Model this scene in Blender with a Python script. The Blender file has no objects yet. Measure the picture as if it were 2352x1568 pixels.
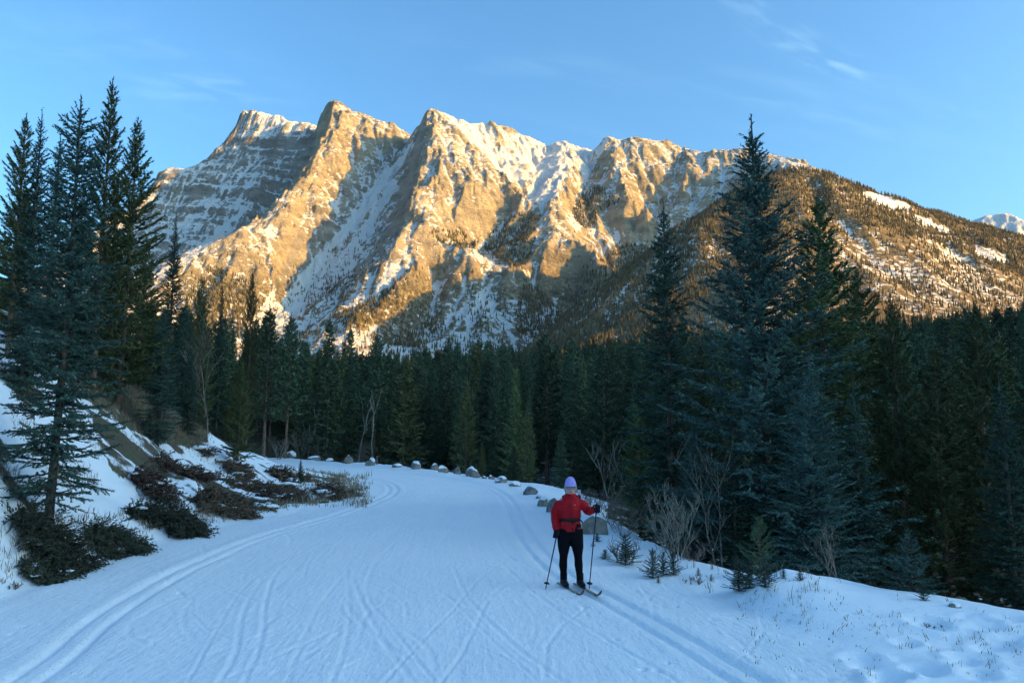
import bpy, bmesh, math, random
import numpy as np
from mathutils import Vector, Matrix

random.seed(7)
RNG = np.random.default_rng(7)
R = math.radians
scene = bpy.context.scene
COL = scene.collection

# ------------------------------------------------------------------ camera
CAM_Z, PITCH, F = 2.4, R(6.6), 1700.0        # photograph measured as 2352 x 1568 units, focal length in those units
cam_d = bpy.data.cameras.new('camera')
cam_d.sensor_width = 36.0
cam_d.lens = 36.0 * F / 2352.0
cam_d.clip_start, cam_d.clip_end = 0.1, 40000.0
cam = bpy.data.objects.new('camera', cam_d)
COL.objects.link(cam)
cam.location = (0, 0, CAM_Z)
cam.rotation_euler = (math.pi / 2 + PITCH, 0, 0)
scene.camera = cam

# ------------------------------------------------------------------ sky, sun, exposure
SUN_EL, SUN_AZ = R(16.0), R(76.0)            # azimuth measured from straight behind the camera towards the right
S = Vector((math.sin(SUN_AZ) * math.cos(SUN_EL), -math.cos(SUN_AZ) * math.cos(SUN_EL), math.sin(SUN_EL)))
world = bpy.data.worlds.new('World')
scene.world = world
world.use_nodes = True
nt = world.node_tree
nt.nodes.clear()
wo = nt.nodes.new('ShaderNodeOutputWorld')
bg = nt.nodes.new('ShaderNodeBackground')
sky = nt.nodes.new('ShaderNodeTexSky')
sky.sky_type = 'NISHITA'
sky.sun_disc = False
sky.sun_elevation = SUN_EL
sky.sun_rotation = math.atan2(S.x, S.y)
sky.altitude = 1500
sky.air_density, sky.dust_density, sky.ozone_density = 1.3, 10.0, 6.0
# thin cirrus: a high sheet, its coordinates are where each view ray meets a flat layer far above
tc = nt.nodes.new('ShaderNodeTexCoord')
sep = nt.nodes.new('ShaderNodeSeparateXYZ')
nt.links.new(tc.outputs['Generated'], sep.inputs[0])
def wmath(op, a, b=None, clamp=False):
    n = nt.nodes.new('ShaderNodeMath'); n.operation = op; n.use_clamp = clamp
    for i, v in enumerate((a, b)):
        if v is None: continue
        if isinstance(v, (int, float)): n.inputs[i].default_value = v
        else: nt.links.new(v, n.inputs[i])
    return n.outputs[0]
zc = wmath('ADD', wmath('MAXIMUM', sep.outputs['Z'], 0.0), 0.12)
cmb = nt.nodes.new('ShaderNodeCombineXYZ')
nt.links.new(wmath('DIVIDE', sep.outputs['X'], zc), cmb.inputs[0])
nt.links.new(wmath('DIVIDE', sep.outputs['Y'], zc), cmb.inputs[1])
def cirrus(rot, scale, nscale, lo, hi, seed, detail=6.0, dist=0.6):
    mp = nt.nodes.new('ShaderNodeMapping'); mp.inputs['Rotation'].default_value = (0, 0, rot)
    mp.inputs['Location'].default_value = (seed, seed * 0.7, 0)
    mp2 = nt.nodes.new('ShaderNodeMapping'); mp2.inputs['Scale'].default_value = scale
    nt.links.new(cmb.outputs[0], mp.inputs[0]); nt.links.new(mp.outputs[0], mp2.inputs[0])
    nz = nt.nodes.new('ShaderNodeTexNoise'); nz.inputs['Scale'].default_value = nscale
    nz.inputs['Detail'].default_value = detail; nz.inputs['Roughness'].default_value = 0.55
    nz.inputs['Distortion'].default_value = dist
    nt.links.new(mp2.outputs[0], nz.inputs['Vector'])
    mr = nt.nodes.new('ShaderNodeMapRange'); mr.interpolation_type = 'SMOOTHSTEP'
    mr.inputs['From Min'].default_value = lo; mr.inputs['From Max'].default_value = hi
    nt.links.new(nz.outputs[0], mr.inputs[0])
    return mr.outputs[0]
def sky_pt(px, py):
    """where a view direction meets the cloud sheet"""
    u, v = (px - 1176.0) / F, (784.0 - py) / F
    d = Vector((u, math.cos(PITCH) - v * math.sin(PITCH), math.sin(PITCH) + v * math.cos(PITCH))).normalized()
    return d.x / (d.z + 0.12), d.y / (d.z + 0.12)
def wisp(p0, p1, half, fine, amount, seed, lo=0.42, hi=0.78):
    """a streak of cirrus lying from p0 to p1 on the sheet, combed along its length"""
    a, b = sky_pt(*p0), sky_pt(*p1)
    cx, cy = (a[0] + b[0]) / 2, (a[1] + b[1]) / 2
    L = math.hypot(b[0] - a[0], b[1] - a[1]) / 2; th = math.atan2(b[1] - a[1], b[0] - a[0])
    mp = nt.nodes.new('ShaderNodeVectorMath'); mp.operation = 'SUBTRACT'; mp.inputs[1].default_value = (cx, cy, 0)
    nt.links.new(cmb.outputs[0], mp.inputs[0])
    ro = nt.nodes.new('ShaderNodeVectorRotate'); ro.rotation_type = 'Z_AXIS'; ro.inputs['Angle'].default_value = -th
    nt.links.new(mp.outputs[0], ro.inputs['Vector'])
    sp_ = nt.nodes.new('ShaderNodeSeparateXYZ'); nt.links.new(ro.outputs[0], sp_.inputs[0])
    ex = wmath('POWER', wmath('ABSOLUTE', wmath('DIVIDE', sp_.outputs[0], L * 1.25)), 2.0)
    ey = wmath('POWER', wmath('ABSOLUTE', wmath('DIVIDE', sp_.outputs[1], half)), 2.0)
    g = wmath('EXPONENT', wmath('MULTIPLY', wmath('ADD', ex, ey), -1.6))
    m2 = nt.nodes.new('ShaderNodeMapping'); m2.inputs['Scale'].default_value = (1.2 / L, fine / half, 1); m2.inputs['Location'].default_value = (seed, seed, 0)
    nt.links.new(ro.outputs[0], m2.inputs[0])
    nz = nt.nodes.new('ShaderNodeTexNoise'); nz.inputs['Scale'].default_value = 1.0; nz.inputs['Detail'].default_value = 6.0; nz.inputs['Distortion'].default_value = 0.5
    nt.links.new(m2.outputs[0], nz.inputs['Vector'])
    mr = nt.nodes.new('ShaderNodeMapRange'); mr.interpolation_type = 'SMOOTHSTEP'; mr.inputs['From Min'].default_value = lo; mr.inputs['From Max'].default_value = hi
    nt.links.new(nz.outputs[0], mr.inputs[0])
    return wmath('MULTIPLY', wmath('MULTIPLY', g, mr.outputs[0]), amount)
cl = wmath('MULTIPLY', wmath('MULTIPLY', cirrus(R(-24), (0.35, 3.2, 1), 1.1, 0.48, 0.85, 3.1), cirrus(R(-40), (1.0, 1.4, 1), 0.55, 0.42, 0.75, 5.7, 3.0)), 0.22)
for args in (((250, 165), (640, 225), 0.16, 2.6, 0.30, 2.0), ((0, 90), (420, 150), 0.16, 2.0, 0.16, 9.0), ((1640, -40), (1880, 125), 0.05, 1.6, 0.26, 4.0), ((1780, 85), (2010, 185), 0.045, 1.5, 0.48, 6.5),
             ((1560, 190), (2200, 330), 0.13, 1.8, 0.20, 7.7), ((900, 90), (1500, 200), 0.10, 1.6, 0.12, 11.0), ((2050, 200), (2400, 330), 0.16, 2.0, 0.14, 13.0)):
    cl = wmath('ADD', cl, wisp(*args))
cl = wmath('MINIMUM', wmath('MULTIPLY', cl, 0.7), 0.8)
mixc = nt.nodes.new('ShaderNodeMixRGB')
mixc.inputs[2].default_value = (2.3, 2.9, 3.7, 1)
nt.links.new(cl, mixc.inputs[0])
nt.links.new(sky.outputs[0], mixc.inputs[1])
wb = nt.nodes.new('ShaderNodeMixRGB'); wb.blend_type = 'MULTIPLY'; wb.inputs[0].default_value = 1.0
wb.inputs[2].default_value = (0.86, 1.10, 1.03, 1)          # white balance of the camera
nt.links.new(mixc.outputs[0], wb.inputs[1])
nt.links.new(wb.outputs[0], bg.inputs[0])
bg.inputs[1].default_value = 0.134
nt.links.new(bg.outputs[0], wo.inputs[0])

sun_d = bpy.data.lights.new('sun', 'SUN')
sun_d.energy = 5.0
sun_d.angle = R(0.53)
sun_d.color = (1.0, 0.53, 0.085)
sun = bpy.data.objects.new('sun', sun_d)
COL.objects.link(sun)
sun.rotation_euler = S.to_track_quat('Z', 'Y').to_euler()
sun.location = (300, -80, 200)

vs = scene.view_settings
vs.view_transform = 'Standard'
vs.look = 'None'
vs.gamma = 1.0
vs.use_curve_mapping = False
vs.exposure = 1.44
scene.cycles.use_adaptive_sampling = True
scene.cycles.adaptive_threshold = 0.02
scene.cycles.max_bounces = 4
scene.cycles.diffuse_bounces = 3
scene.cycles.glossy_bounces = 2
scene.cycles.transmission_bounces = 4
scene.cycles.transparent_max_bounces = 8

# ------------------------------------------------------------------ helpers
CP, SP = math.cos(PITCH), math.sin(PITCH)
def ray(px, py):
    u, v = (px - 1176.0) / F, (784.0 - py) / F
    return u, CP - v * SP, SP + v * CP
def at(px, py, Y):
    dx, dy, dz = ray(px, py); t = Y / dy
    return (dx * t, Y, CAM_Z + dz * t)
def on(px, py, z=0.0):
    dx, dy, dz = ray(px, py); t = (z - CAM_Z) / dz
    return (dx * t, dy * t, z)
def proj(P):
    P = np.asarray(P, float)
    x, y, z = P[..., 0], P[..., 1], P[..., 2] - CAM_Z
    d = y * CP + z * SP; up = -y * SP + z * CP
    return 1176 + F * x / d, 784 - F * up / d

def mesh_np(name, V, Fc, smooth=True):
    """V (n,3) float, Fc (m,k) int with k = 3 or 4"""
    V = np.ascontiguousarray(V, np.float32); Fc = np.ascontiguousarray(Fc, np.int32)
    me = bpy.data.meshes.new(name)
    m, k = Fc.shape
    me.vertices.add(len(V)); me.vertices.foreach_set('co', V.ravel())
    me.loops.add(m * k); me.loops.foreach_set('vertex_index', Fc.ravel())
    me.polygons.add(m)
    me.polygons.foreach_set('loop_start', np.arange(0, m * k, k, dtype=np.int32))
    me.polygons.foreach_set('use_smooth', np.full(m, smooth, bool))
    me.update(calc_edges=True)
    return me
def attr(me, name, vals):
    a = me.attributes.new(name, 'FLOAT', 'POINT')
    a.data.foreach_set('value', np.ascontiguousarray(vals, np.float32).ravel())
def link(name, data, mat=None, parent=None, loc=None, rot=None):
    o = bpy.data.objects.new(name, data)
    COL.objects.link(o)
    if mat is not None: data.materials.append(mat)
    if parent is not None: o.parent = parent
    if loc is not None: o.location = loc
    if rot is not None: o.rotation_euler = rot
    return o
def tag(o, label=None, cat=None, group=None, kind=None):
    if label: o['label'] = label
    if cat: o['category'] = cat
    if group: o['group'] = group
    if kind: o['kind'] = kind
    return o

_perm = np.random.default_rng(11).permutation(4096)
def _h(ix, iy, s):
    return _perm[(_perm[(ix + s * 131) & 4095] + iy) & 4095]
def perlin(x, y, s=0):
    x0 = np.floor(x).astype(np.int64); y0 = np.floor(y).astype(np.int64)
    fx, fy = x - x0, y - y0
    u = fx * fx * fx * (fx * (fx * 6 - 15) + 10); v = fy * fy * fy * (fy * (fy * 6 - 15) + 10)
    def g(ix, iy, dx, dy):
        a = _h(ix, iy, s) * (2 * math.pi / 4096)
        return np.cos(a) * dx + np.sin(a) * dy
    a = g(x0, y0, fx, fy); b = g(x0 + 1, y0, fx - 1, fy)
    c = g(x0, y0 + 1, fx, fy - 1); d = g(x0 + 1, y0 + 1, fx - 1, fy - 1)
    return (a + (b - a) * u) * (1 - v) + (c + (d - c) * u) * v
def fbm(x, y, octv=5, s=0, gain=0.5, lac=2.03, ridged=False):
    t = np.zeros_like(x); amp = 1.0
    for i in range(octv):
        n = perlin(x + i * 17.3, y - i * 9.1, s + i)
        t += amp * ((0.5 - np.abs(n)) if ridged else n)
        x, y, amp = x * lac, y * lac, amp * gain
    return t
def gully(x, y, gx, gy, wl, s=0):
    """waves that run down the slope: furrows and ribs like eroded rock, phase jittered per cell"""
    cs = wl * 1.6
    ln = np.sqrt(gx * gx + gy * gy) + 1e-6
    tx, ty = -gy / ln, gx / ln
    cx, cy = np.floor(x / cs).astype(np.int64), np.floor(y / cs).astype(np.int64)
    num = np.zeros_like(x); den = np.zeros_like(x)
    for i in (-1, 0, 1):
        for j in (-1, 0, 1):
            a = _h(cx + i, cy + j, s); b = _h(cx + i + 77, cy + j + 33, s + 5)
            px = (cx + i + 0.5 + (a / 4096.0 - 0.5) * 0.9) * cs - x
            py = (cy + j + 0.5 + (b / 4096.0 - 0.5) * 0.9) * cs - y
            w = np.exp(-2.2 * (px * px + py * py) / (cs * cs)) + 1e-9
            num += w * np.cos(2 * math.pi * (px * tx + py * ty) / wl + a * 0.01); den += w
    return num / den
def rbf_fit(P, kernel='r'):
    P = np.asarray(P, float); n = len(P)
    d = np.sqrt(((P[:, None, :2] - P[None, :, :2]) ** 2).sum(-1))
    A = np.zeros((n + 3, n + 3)); A[:n, :n] = -d + np.eye(n) * -1e-3
    A[:n, n] = 1; A[:n, n + 1:] = P[:, :2] / 1000.0; A[n:, :n] = A[:n, n:].T
    w = np.linalg.lstsq(A, np.concatenate([P[:, 2], np.zeros(3)]), rcond=1e-10)[0]
    return P[:, :2].copy(), w
def rbf_eval(model, X, Y):
    C, w = model; n = len(C)
    sh = X.shape; x, y = X.ravel(), Y.ravel()
    out = np.empty(len(x))
    for a in range(0, len(x), 20000):
        xs, ys = x[a:a + 20000], y[a:a + 20000]
        d = np.sqrt((xs[:, None] - C[None, :, 0]) ** 2 + (ys[:, None] - C[None, :, 1]) ** 2)
        out[a:a + 20000] = -(d @ w[:n]) + w[n] + w[n + 1] * xs / 1000 + w[n + 2] * ys / 1000
    return out.reshape(sh)
def dens(poly, step):
    out = []
    for a, b in zip(poly[:-1], poly[1:]):
        a, b = np.array(a, float), np.array(b, float)
        n = max(1, int(np.linalg.norm((b - a)[:2]) / step))
        for i in range(n): out.append(tuple(a + (b - a) * i / n))
    out.append(tuple(poly[-1]))
    return out
def seg_dist(X, Y, poly):
    """distance to a polyline; also the arc position of the nearest point"""
    best = np.full(X.shape, 1e9); arc = np.zeros(X.shape); acc = 0.0
    for a, b in zip(poly[:-1], poly[1:]):
        ax, ay, bx, by = a[0], a[1], b[0], b[1]
        L2 = (bx - ax) ** 2 + (by - ay) ** 2 + 1e-12
        t = np.clip(((X - ax) * (bx - ax) + (Y - ay) * (by - ay)) / L2, 0, 1)
        d = np.hypot(X - ax - t * (bx - ax), Y - ay - t * (by - ay))
        k = d < best
        best = np.where(k, d, best); arc = np.where(k, acc + t * math.sqrt(L2), arc)
        acc += math.sqrt(L2)
    return best, arc
def inside(X, Y, poly):
    c = np.zeros(X.shape, bool); n = len(poly); j = n - 1
    for i in range(n):
        xi, yi, xj, yj = poly[i][0], poly[i][1], poly[j][0], poly[j][1]
        if yi != yj:
            c ^= ((yi > Y) != (yj > Y)) & (X < (xj - xi) * (Y - yi) / (yj - yi) + xi)
        j = i
    return c
def sstep(a, b, x):
    t = np.clip((x - a) / (b - a), 0, 1); return t * t * (3 - 2 * t)
def spline(pts, n=12):
    """Catmull-Rom through 2-D points"""
    P = [np.array(p[:2], float) for p in pts]; P = [2 * P[0] - P[1]] + P + [2 * P[-1] - P[-2]]
    out = []
    for i in range(1, len(P) - 2):
        for k in range(n):
            t = k / n
            out.append(tuple(0.5 * ((2 * P[i]) + (P[i + 1] - P[i - 1]) * t + (2 * P[i - 1] - 5 * P[i] + 4 * P[i + 1] - P[i + 2]) * t * t
                       + (3 * P[i] - P[i - 1] - 3 * P[i + 1] + P[i + 2]) * t ** 3)))
    out.append(tuple(P[-2])); return out
def grid_faces(nr, nc):
    i = np.arange(nr - 1)[:, None] * nc + np.arange(nc - 1)[None, :]
    return np.stack([i, i + 1, i + nc + 1, i + nc], -1).reshape(-1, 4)

# ------------------------------------------------------------------ material helpers
class NT:
    def __init__(self, name):
        self.m = bpy.data.materials.new(name); self.m.use_nodes = True
        self.t = self.m.node_tree; self.t.nodes.clear()
        self.out = self.n('ShaderNodeOutputMaterial')
        self.b = self.n('ShaderNodeBsdfPrincipled')
        self.l(self.b.outputs[0], self.out.inputs['Surface'])
    def n(self, t, **kw):
        x = self.t.nodes.new(t)
        for k, v in kw.items(): setattr(x, k, v)
        return x
    def l(self, a, b): self.t.links.new(a, b)
    def set(self, sock, v):
        if isinstance(v, bpy.types.NodeSocket): self.l(v, sock)
        else: sock.default_value = v
    def coord(self, which='Object', scale=(1, 1, 1), rot=(0, 0, 0)):
        if which == 'Position': o = self.n('ShaderNodeNewGeometry').outputs['Position']
        else: o = self.n('ShaderNodeTexCoord').outputs[which]
        mp = self.n('ShaderNodeMapping')
        mp.inputs['Scale'].default_value = scale; mp.inputs['Rotation'].default_value = rot
        self.l(o, mp.inputs[0]); return mp.outputs[0]
    def noise(self, vec, scale, detail=4, rough=0.55, dist=0.0):
        x = self.n('ShaderNodeTexNoise'); self.l(vec, x.inputs['Vector'])
        x.inputs['Scale'].default_value = scale; x.inputs['Detail'].default_value = detail
        x.inputs['Roughness'].default_value = rough; x.inputs['Distortion'].default_value = dist
        return x.outputs[0]
    def ramp(self, v, lo, hi, a=0.0, b=1.0):
        x = self.n('ShaderNodeMapRange', interpolation_type='SMOOTHSTEP')
        self.set(x.inputs[0], v); x.inputs[1].default_value = lo; x.inputs[2].default_value = hi
        x.inputs[3].default_value = a; x.inputs[4].default_value = b
        return x.outputs[0]
    def math(self, op, a, b=0.0, clamp=False):
        x = self.n('ShaderNodeMath', operation=op, use_clamp=clamp)
        self.set(x.inputs[0], a); self.set(x.inputs[1], b); return x.outputs[0]
    def mix(self, f, a, b):
        x = self.n('ShaderNodeMixRGB'); self.set(x.inputs[0], f); self.set(x.inputs[1], a); self.set(x.inputs[2], b)
        return x.outputs[0]
    def attr(self, name): return self.n('ShaderNodeAttribute', attribute_name=name).outputs['Fac']
    def bump(self, h, strength, dist):
        x = self.n('ShaderNodeBump'); x.inputs['Strength'].default_value = strength; x.inputs['Distance'].default_value = dist
        self.l(h, x.inputs['Height']); self.l(x.outputs[0], self.b.inputs['Normal'])
    def col(self, c): self.set(self.b.inputs['Base Color'], c)
    def rough(self, r): self.set(self.b.inputs['Roughness'], r)
    def spec(self, r): self.b.inputs['Specular IOR Level'].default_value = r
def rgb(r, g, b): return (r, g, b, 1.0)

# ================================================================== far terrain
def Yb(y): return float(np.interp(y, [240, 320, 400, 500, 600, 700, 780, 850, 950], [3850, 3680, 3450, 3170, 2920, 2680, 2440, 2200, 1700]))
def feat(pts, step=60): return dens([at(x, y, Yb(y) + o) for x, y, o in pts], step)

mt_mat = NT('mountain_rock_and_snow')
def build_mountain_material(n, strata_rot):
    v = n.coord('Object')
    snow = n.attr('snow')
    fine = n.noise(v, 0.07, 4, 0.65)
    f2 = n.noise(n.coord('Object', (1, 1, 2.0), strata_rot), 0.035, 5, 0.6)
    s = n.math('ADD', snow, n.math('MULTIPLY', n.math('SUBTRACT', fine, 0.5), 1.0))
    s = n.math('ADD', s, n.math('MULTIPLY', n.math('SUBTRACT', f2, 0.5), 1.0))
    mask = n.ramp(s, 0.40, 0.58)
    tone = n.noise(n.coord('Object', (0.6, 0.6, 1.5), strata_rot), 0.014, 6, 0.62)
    tone2 = n.noise(v, 0.006, 4, 0.5)
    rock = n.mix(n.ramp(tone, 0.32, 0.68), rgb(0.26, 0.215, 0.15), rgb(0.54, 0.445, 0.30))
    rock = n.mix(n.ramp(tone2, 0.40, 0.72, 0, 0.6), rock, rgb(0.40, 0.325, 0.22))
    grey = n.mix(n.ramp(tone, 0.32, 0.68), rgb(0.15, 0.145, 0.14), rgb(0.34, 0.325, 0.305))  # greyer, darker copy of the rock for the shaded faces
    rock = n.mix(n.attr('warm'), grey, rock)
    veg = n.attr('veg')
    rock = n.mix(n.math('MULTIPLY', veg, n.ramp(fine, 0.3, 0.6)), rock, rgb(0.10, 0.085, 0.05))
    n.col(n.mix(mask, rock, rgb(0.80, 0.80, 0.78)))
    n.rough(0.85); n.spec(0.15)
    rd = n.n('ShaderNodeTexNoise', noise_type='RIDGED_MULTIFRACTAL') if hasattr(bpy.types.ShaderNodeTexNoise, 'noise_type') else None
    hgt = n.math('ADD', n.noise(v, 0.07, 6, 0.72), n.math('MULTIPLY', f2, 1.0))
    if rd:
        n.l(n.coord('Object', (1, 1, 1.6), strata_rot), rd.inputs['Vector']); rd.inputs['Scale'].default_value = 0.022; rd.inputs['Detail'].default_value = 5
        hgt = n.math('ADD', hgt, n.math('MULTIPLY', rd.outputs[0], 0.35))
    n.bump(hgt, 1.0, 20.0)
build_mountain_material(mt_mat, (0, R(12), 0))

def finish_hf(name, X, Y, Z, mat, snow, veg, warm=None):
    V = np.stack([X, Y, Z], -1).reshape(-1, 3)
    me = mesh_np(name, V, grid_faces(*X.shape))
    attr(me, 'snow', snow); attr(me, 'veg', veg); attr(me, 'warm', warm if warm is not None else 0.5 + 0 * X)
    o = link(name, me, mat)
    return tag(o, kind='structure')

def detail(X, Y, Z, dx, dy, amp=1.0, s=0):
    gy, gx = np.gradient(Z, dy, dx)
    Z2 = Z.copy()
    wx = X + 60 * fbm(X / 260, Y / 260, 3, 40 + s); wy = Y + 60 * fbm(X / 260, Y / 260, 3, 50 + s)
    sl = np.clip(np.hypot(gx, gy), 0, 1.4)
    Z2 += amp * 26 * sl * gully(wx, wy, gx, gy, 190, s)
    gy, gx = np.gradient(Z2, dy, dx)
    Z2 += amp * 13 * sl * gully(wx, wy, gx, gy, 85, s + 3)
    gy, gx = np.gradient(Z2, dy, dx)
    Z2 += amp * 6 * sl * gully(X, Y, gx, gy, 38, s + 6)
    Z2 += amp * 26 * fbm(X / 170, Y / 170, 6, 20 + s, 0.52) * (0.3 + sl)
    return Z2
def curv(Z, k=3):
    B = Z.copy()
    for _ in range(k):
        B = (B + np.roll(B, 1, 0) + np.roll(B, -1, 0) + np.roll(B, 1, 1) + np.roll(B, -1, 1)) / 5
    return B - Z

# --- the main range: crest, ridges that run towards the viewer, gullies between them (photo x, photo y, metres nearer/farther than the face)
crest = [(60, 640, 900), (200, 560, 950), (300, 480, 1000), (322, 462, 1000), (350, 440, 990), (362, 400, 960), (385, 383, 950), (430, 386, 960), (480, 370, 960), (502, 352, 960),
         (510, 335, 960), (540, 300, 960), (556, 262, 940), (566, 257, 940), (610, 262, 900), (650, 268, 870), (675, 282, 830), (712, 281, 780), (728, 296, 690),
         (742, 268, 480), (752, 250, 420), (770, 246, 400), (800, 254, 390), (850, 270, 380), (900, 288, 380), (952, 317, 400),
         (966, 285, 180), (974, 258, 40), (988, 250, 0), (1010, 257, 30), (1060, 278, 110), (1120, 284, 170), (1180, 300, 250), (1240, 330, 330), (1262, 338, 350),
         (1280, 321, 300), (1300, 321, 290), (1340, 338, 330), (1385, 345, 330), (1398, 322, 200), (1450, 318, 170), (1530, 325, 170), (1560, 332, 180), (1600, 354, 190),
         (1660, 351, 120), (1720, 344, 20), (1790, 362, -120), (1900, 420, -250), (2100, 520, -300), (2400, 640, -300)]
ridge2 = [(760, 252, 400), (742, 310, 200), (722, 350, 130), (695, 400, 60), (655, 450, 0), (605, 490, -50), (545, 530, -110), (475, 568, -170), (410, 600, -210), (330, 650, -240), (240, 700, -250)]
rib2b = [(800, 256, 380), (795, 320, 210), (775, 375, 120), (745, 430, 90), (700, 500, 20), (650, 580, -30), (625, 650, -60)]
v23 = [(950, 318, 400), (915, 365, 330), (860, 430, 270), (800, 500, 210), (740, 560, 160), (680, 620, 110), (645, 680, 70), (635, 750, 40), (640, 830, 30)]
ridge3 = [(984, 252, 0), (976, 300, -60), (976, 340, -110), (958, 400, -160), (946, 450, -190), (934, 510, -210), (905, 556, -220), (885, 620, -210), (860, 690, -190), (830, 760, -150)]
rib3b = [(1010, 258, 20), (1065, 312, 0), (1125, 375, -30), (1192, 445, -60)]
face3 = [(1040, 420, -180), (1080, 500, -170), (1010, 530, -200), (1100, 440, -120), (1070, 560, -150)]
bowl3 = [(1150, 340, 170), (1190, 380, 120), (1210, 420, 60)]
v34 = [(1250, 340, 330), (1240, 390, 190), (1222, 430, 90), (1196, 470, 60), (1150, 525, 70), (1110, 560, 70), (1090, 590, 60)]
ridge4 = [(1290, 322, 280), (1305, 370, 150), (1315, 420, 40), (1290, 465, -60), (1270, 510, -110), (1300, 545, -170), (1350, 572, -200)]
v45 = [(1345, 342, 330), (1358, 400, 230), (1330, 455, 150), (1312, 490, 120), (1325, 520, 110)]
ridge5 = [(1400, 324, 190), (1412, 375, 90), (1432, 430, 10), (1480, 475, -20)]
v56 = [(1500, 470, 190), (1470, 520, 180), (1440, 580, 140)]
ridge6 = [(1720, 346, 20), (1700, 400, -40), (1650, 470, -40), (1600, 520, -20)]
rib5 = [(1560, 332, 180), (1545, 400, 120), (1530, 450, 120)]
knob = [(1250, 560, -200), (1330, 560, -210), (1370, 578, -230), (1250, 620, -130), (1330, 640, -80)]
shelf = [(1000, 552, -170), (1060, 575, -60), (1100, 585, -60), (1180, 560, -60), (1200, 610, -60), (1080, 600, -180), (1165, 615, -170), (1080, 645, -80), (1165, 645, -80)]
lowr = [(1150, 640, -90), (1110, 690, -130), (1100, 740, -140), (1090, 790, -120)]
lowl = [(990, 570, -180), (950, 640, -220), (880, 700, -230), (800, 740, -210), (740, 790, -160)]
lowv = [(1000, 640, -80), (960, 720, -60), (900, 790, -20)]
vR = [(1500, 560, 160), (1430, 630, 130), (1340, 700, 110), (1270, 760, 80), (1230, 840, 60)]
peak1f = [(560, 330, 900), (600, 350, 820), (650, 340, 760), (470, 410, 900), (530, 400, 860), (600, 430, 720), (440, 450, 880), (380, 450, 900), (500, 480, 760), (420, 520, 820), (340, 520, 860), (560, 500, 700), (440, 570, 700), (350, 600, 720)]
P = []
for ln in (crest, ridge2, rib2b, v23, ridge3, rib3b, v34, ridge4, v45, ridge5, ridge6, v56, rib5, lowr, lowl, lowv, vR): P += feat(ln)
for ln in (face3, bowl3, knob, shelf, peak1f): P += [at(x, y, Yb(y) + o) for x, y, o in ln]
for x, y, o in ridge2[1:8]:                                  # the steep far side of the second ridge
    a = at(x, y, Yb(y) + o); P.append((a[0] - 90, a[1] + 330, a[2] - 190))
for x, y, o in ridge3[1:6]:                                  # wall left of the third ridge
    a = at(x, y, Yb(y) + o); P.append((a[0] - 75, a[1] + 60, a[2] - 110))
for x, y, o in crest[::2]:                                   # back slopes
    a = at(x, y, Yb(y) + o); P.append((a[0] - 30, a[1] + 420, a[2] - 330)); P.append((a[0], a[1] + 1100, a[2] - 800))
for x in range(-3200, 3300, 400): P.append((x, 1750, 60)); P.append((x, 1300, 0))
P.append((-3000, 3200, 300)); P.append((-2800, 4500, 700))
P = np.array(P)
keep = []
for i in range(len(P)):
    if all((P[i, 0] - P[j, 0]) ** 2 + (P[i, 1] - P[j, 1]) ** 2 > 22 ** 2 for j in keep): keep.append(i)
P = P[keep]
mod = rbf_fit(P)
xs = np.linspace(-2700, 1500, 740); ys = np.concatenate([np.linspace(1500, 2350, 70), np.linspace(2356, 4300, 350), np.linspace(4310, 5500, 100)])
X, Y = np.meshgrid(xs, ys)
gx_, gy_ = np.meshgrid(np.linspace(-2900, 1650, 240), np.linspace(1500, 5600, 220))
Zc = rbf_eval(mod, gx_, gy_)
fi = (Y - 1500) / 4100 * 219; fj = (X + 2900) / 4550 * 239
i0 = np.clip(np.floor(fi).astype(int), 0, 218); j0 = np.clip(np.floor(fj).astype(int), 0, 238)
a, b = fi - i0, fj - j0
Z = (Zc[i0, j0] * (1 - b) + Zc[i0, j0 + 1] * b) * (1 - a) + (Zc[i0 + 1, j0] * (1 - b) + Zc[i0 + 1, j0 + 1] * b) * a
gyv = np.gradient(ys)
def grads(Z):
    return np.gradient(Z, ys, axis=0), np.gradient(Z, xs, axis=1)
def detail_nu(Z, amp, s):
    wx = X + 60 * fbm(X / 260, Y / 260, 3, 40 + s); wy = Y + 60 * fbm(X / 260, Y / 260, 3, 50 + s)
    gy, gx = grads(Z); sl = np.clip(np.hypot(gx, gy), 0, 1.3)
    fur = np.zeros_like(Z)
    for A, wl, k, sw in ((20, 210, 0, 0.5), (12, 95, 3, 1.0), (6, 42, 6, 0.8)):
        gl = gully(wx, wy, gx, gy, wl, s + k)
        fur -= sw * gl
        Z = Z + amp * A * sl * gl
        gy, gx = grads(Z)
    return Z + amp * 24 * fbm(X / 150, Y / 150, 6, 20 + s, 0.54) * (0.3 + sl), fur
Z, fur = detail_nu(Z, 1.0, 0)
# rock ledges: beds that dip gently; steps are strongest on the far left peak
bed = Z + 0.20 * X + 0.05 * Y + 25 * fbm(X / 400, Y / 400, 3, 71)
lw = sstep(-900, -1300, X) * sstep(3300, 3700, Y) * sstep(2080, 1850, Z)
def beds(b, wl, sd): return perlin(b / wl, 0 * b + 7.3, sd) + 0.5 * perlin(b / wl * 2.3, 0 * b + 3.1, sd + 1)
brk = 0.35 + 0.9 * sstep(-0.35, 0.35, fbm(X / 300, Y / 300, 3, 79))
Z = Z + lw * brk * (42 * beds(bed, 120.0, 81) + 13 * beds(bed, 36.0, 84))
bed2 = Z + 0.42 * X - 0.1 * Y + 20 * fbm(X / 300, Y / 300, 3, 75)
lw2 = sstep(600, 1000, Z) * (1 - lw)
brk2 = 0.2 + 1.1 * sstep(-0.3, 0.4, fbm(X / 180, Y / 180, 3, 86))
Z = Z + lw2 * brk2 * (6 * beds(bed2, 60.0, 88) + 3.5 * beds(bed2, 23.0, 91))
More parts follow.
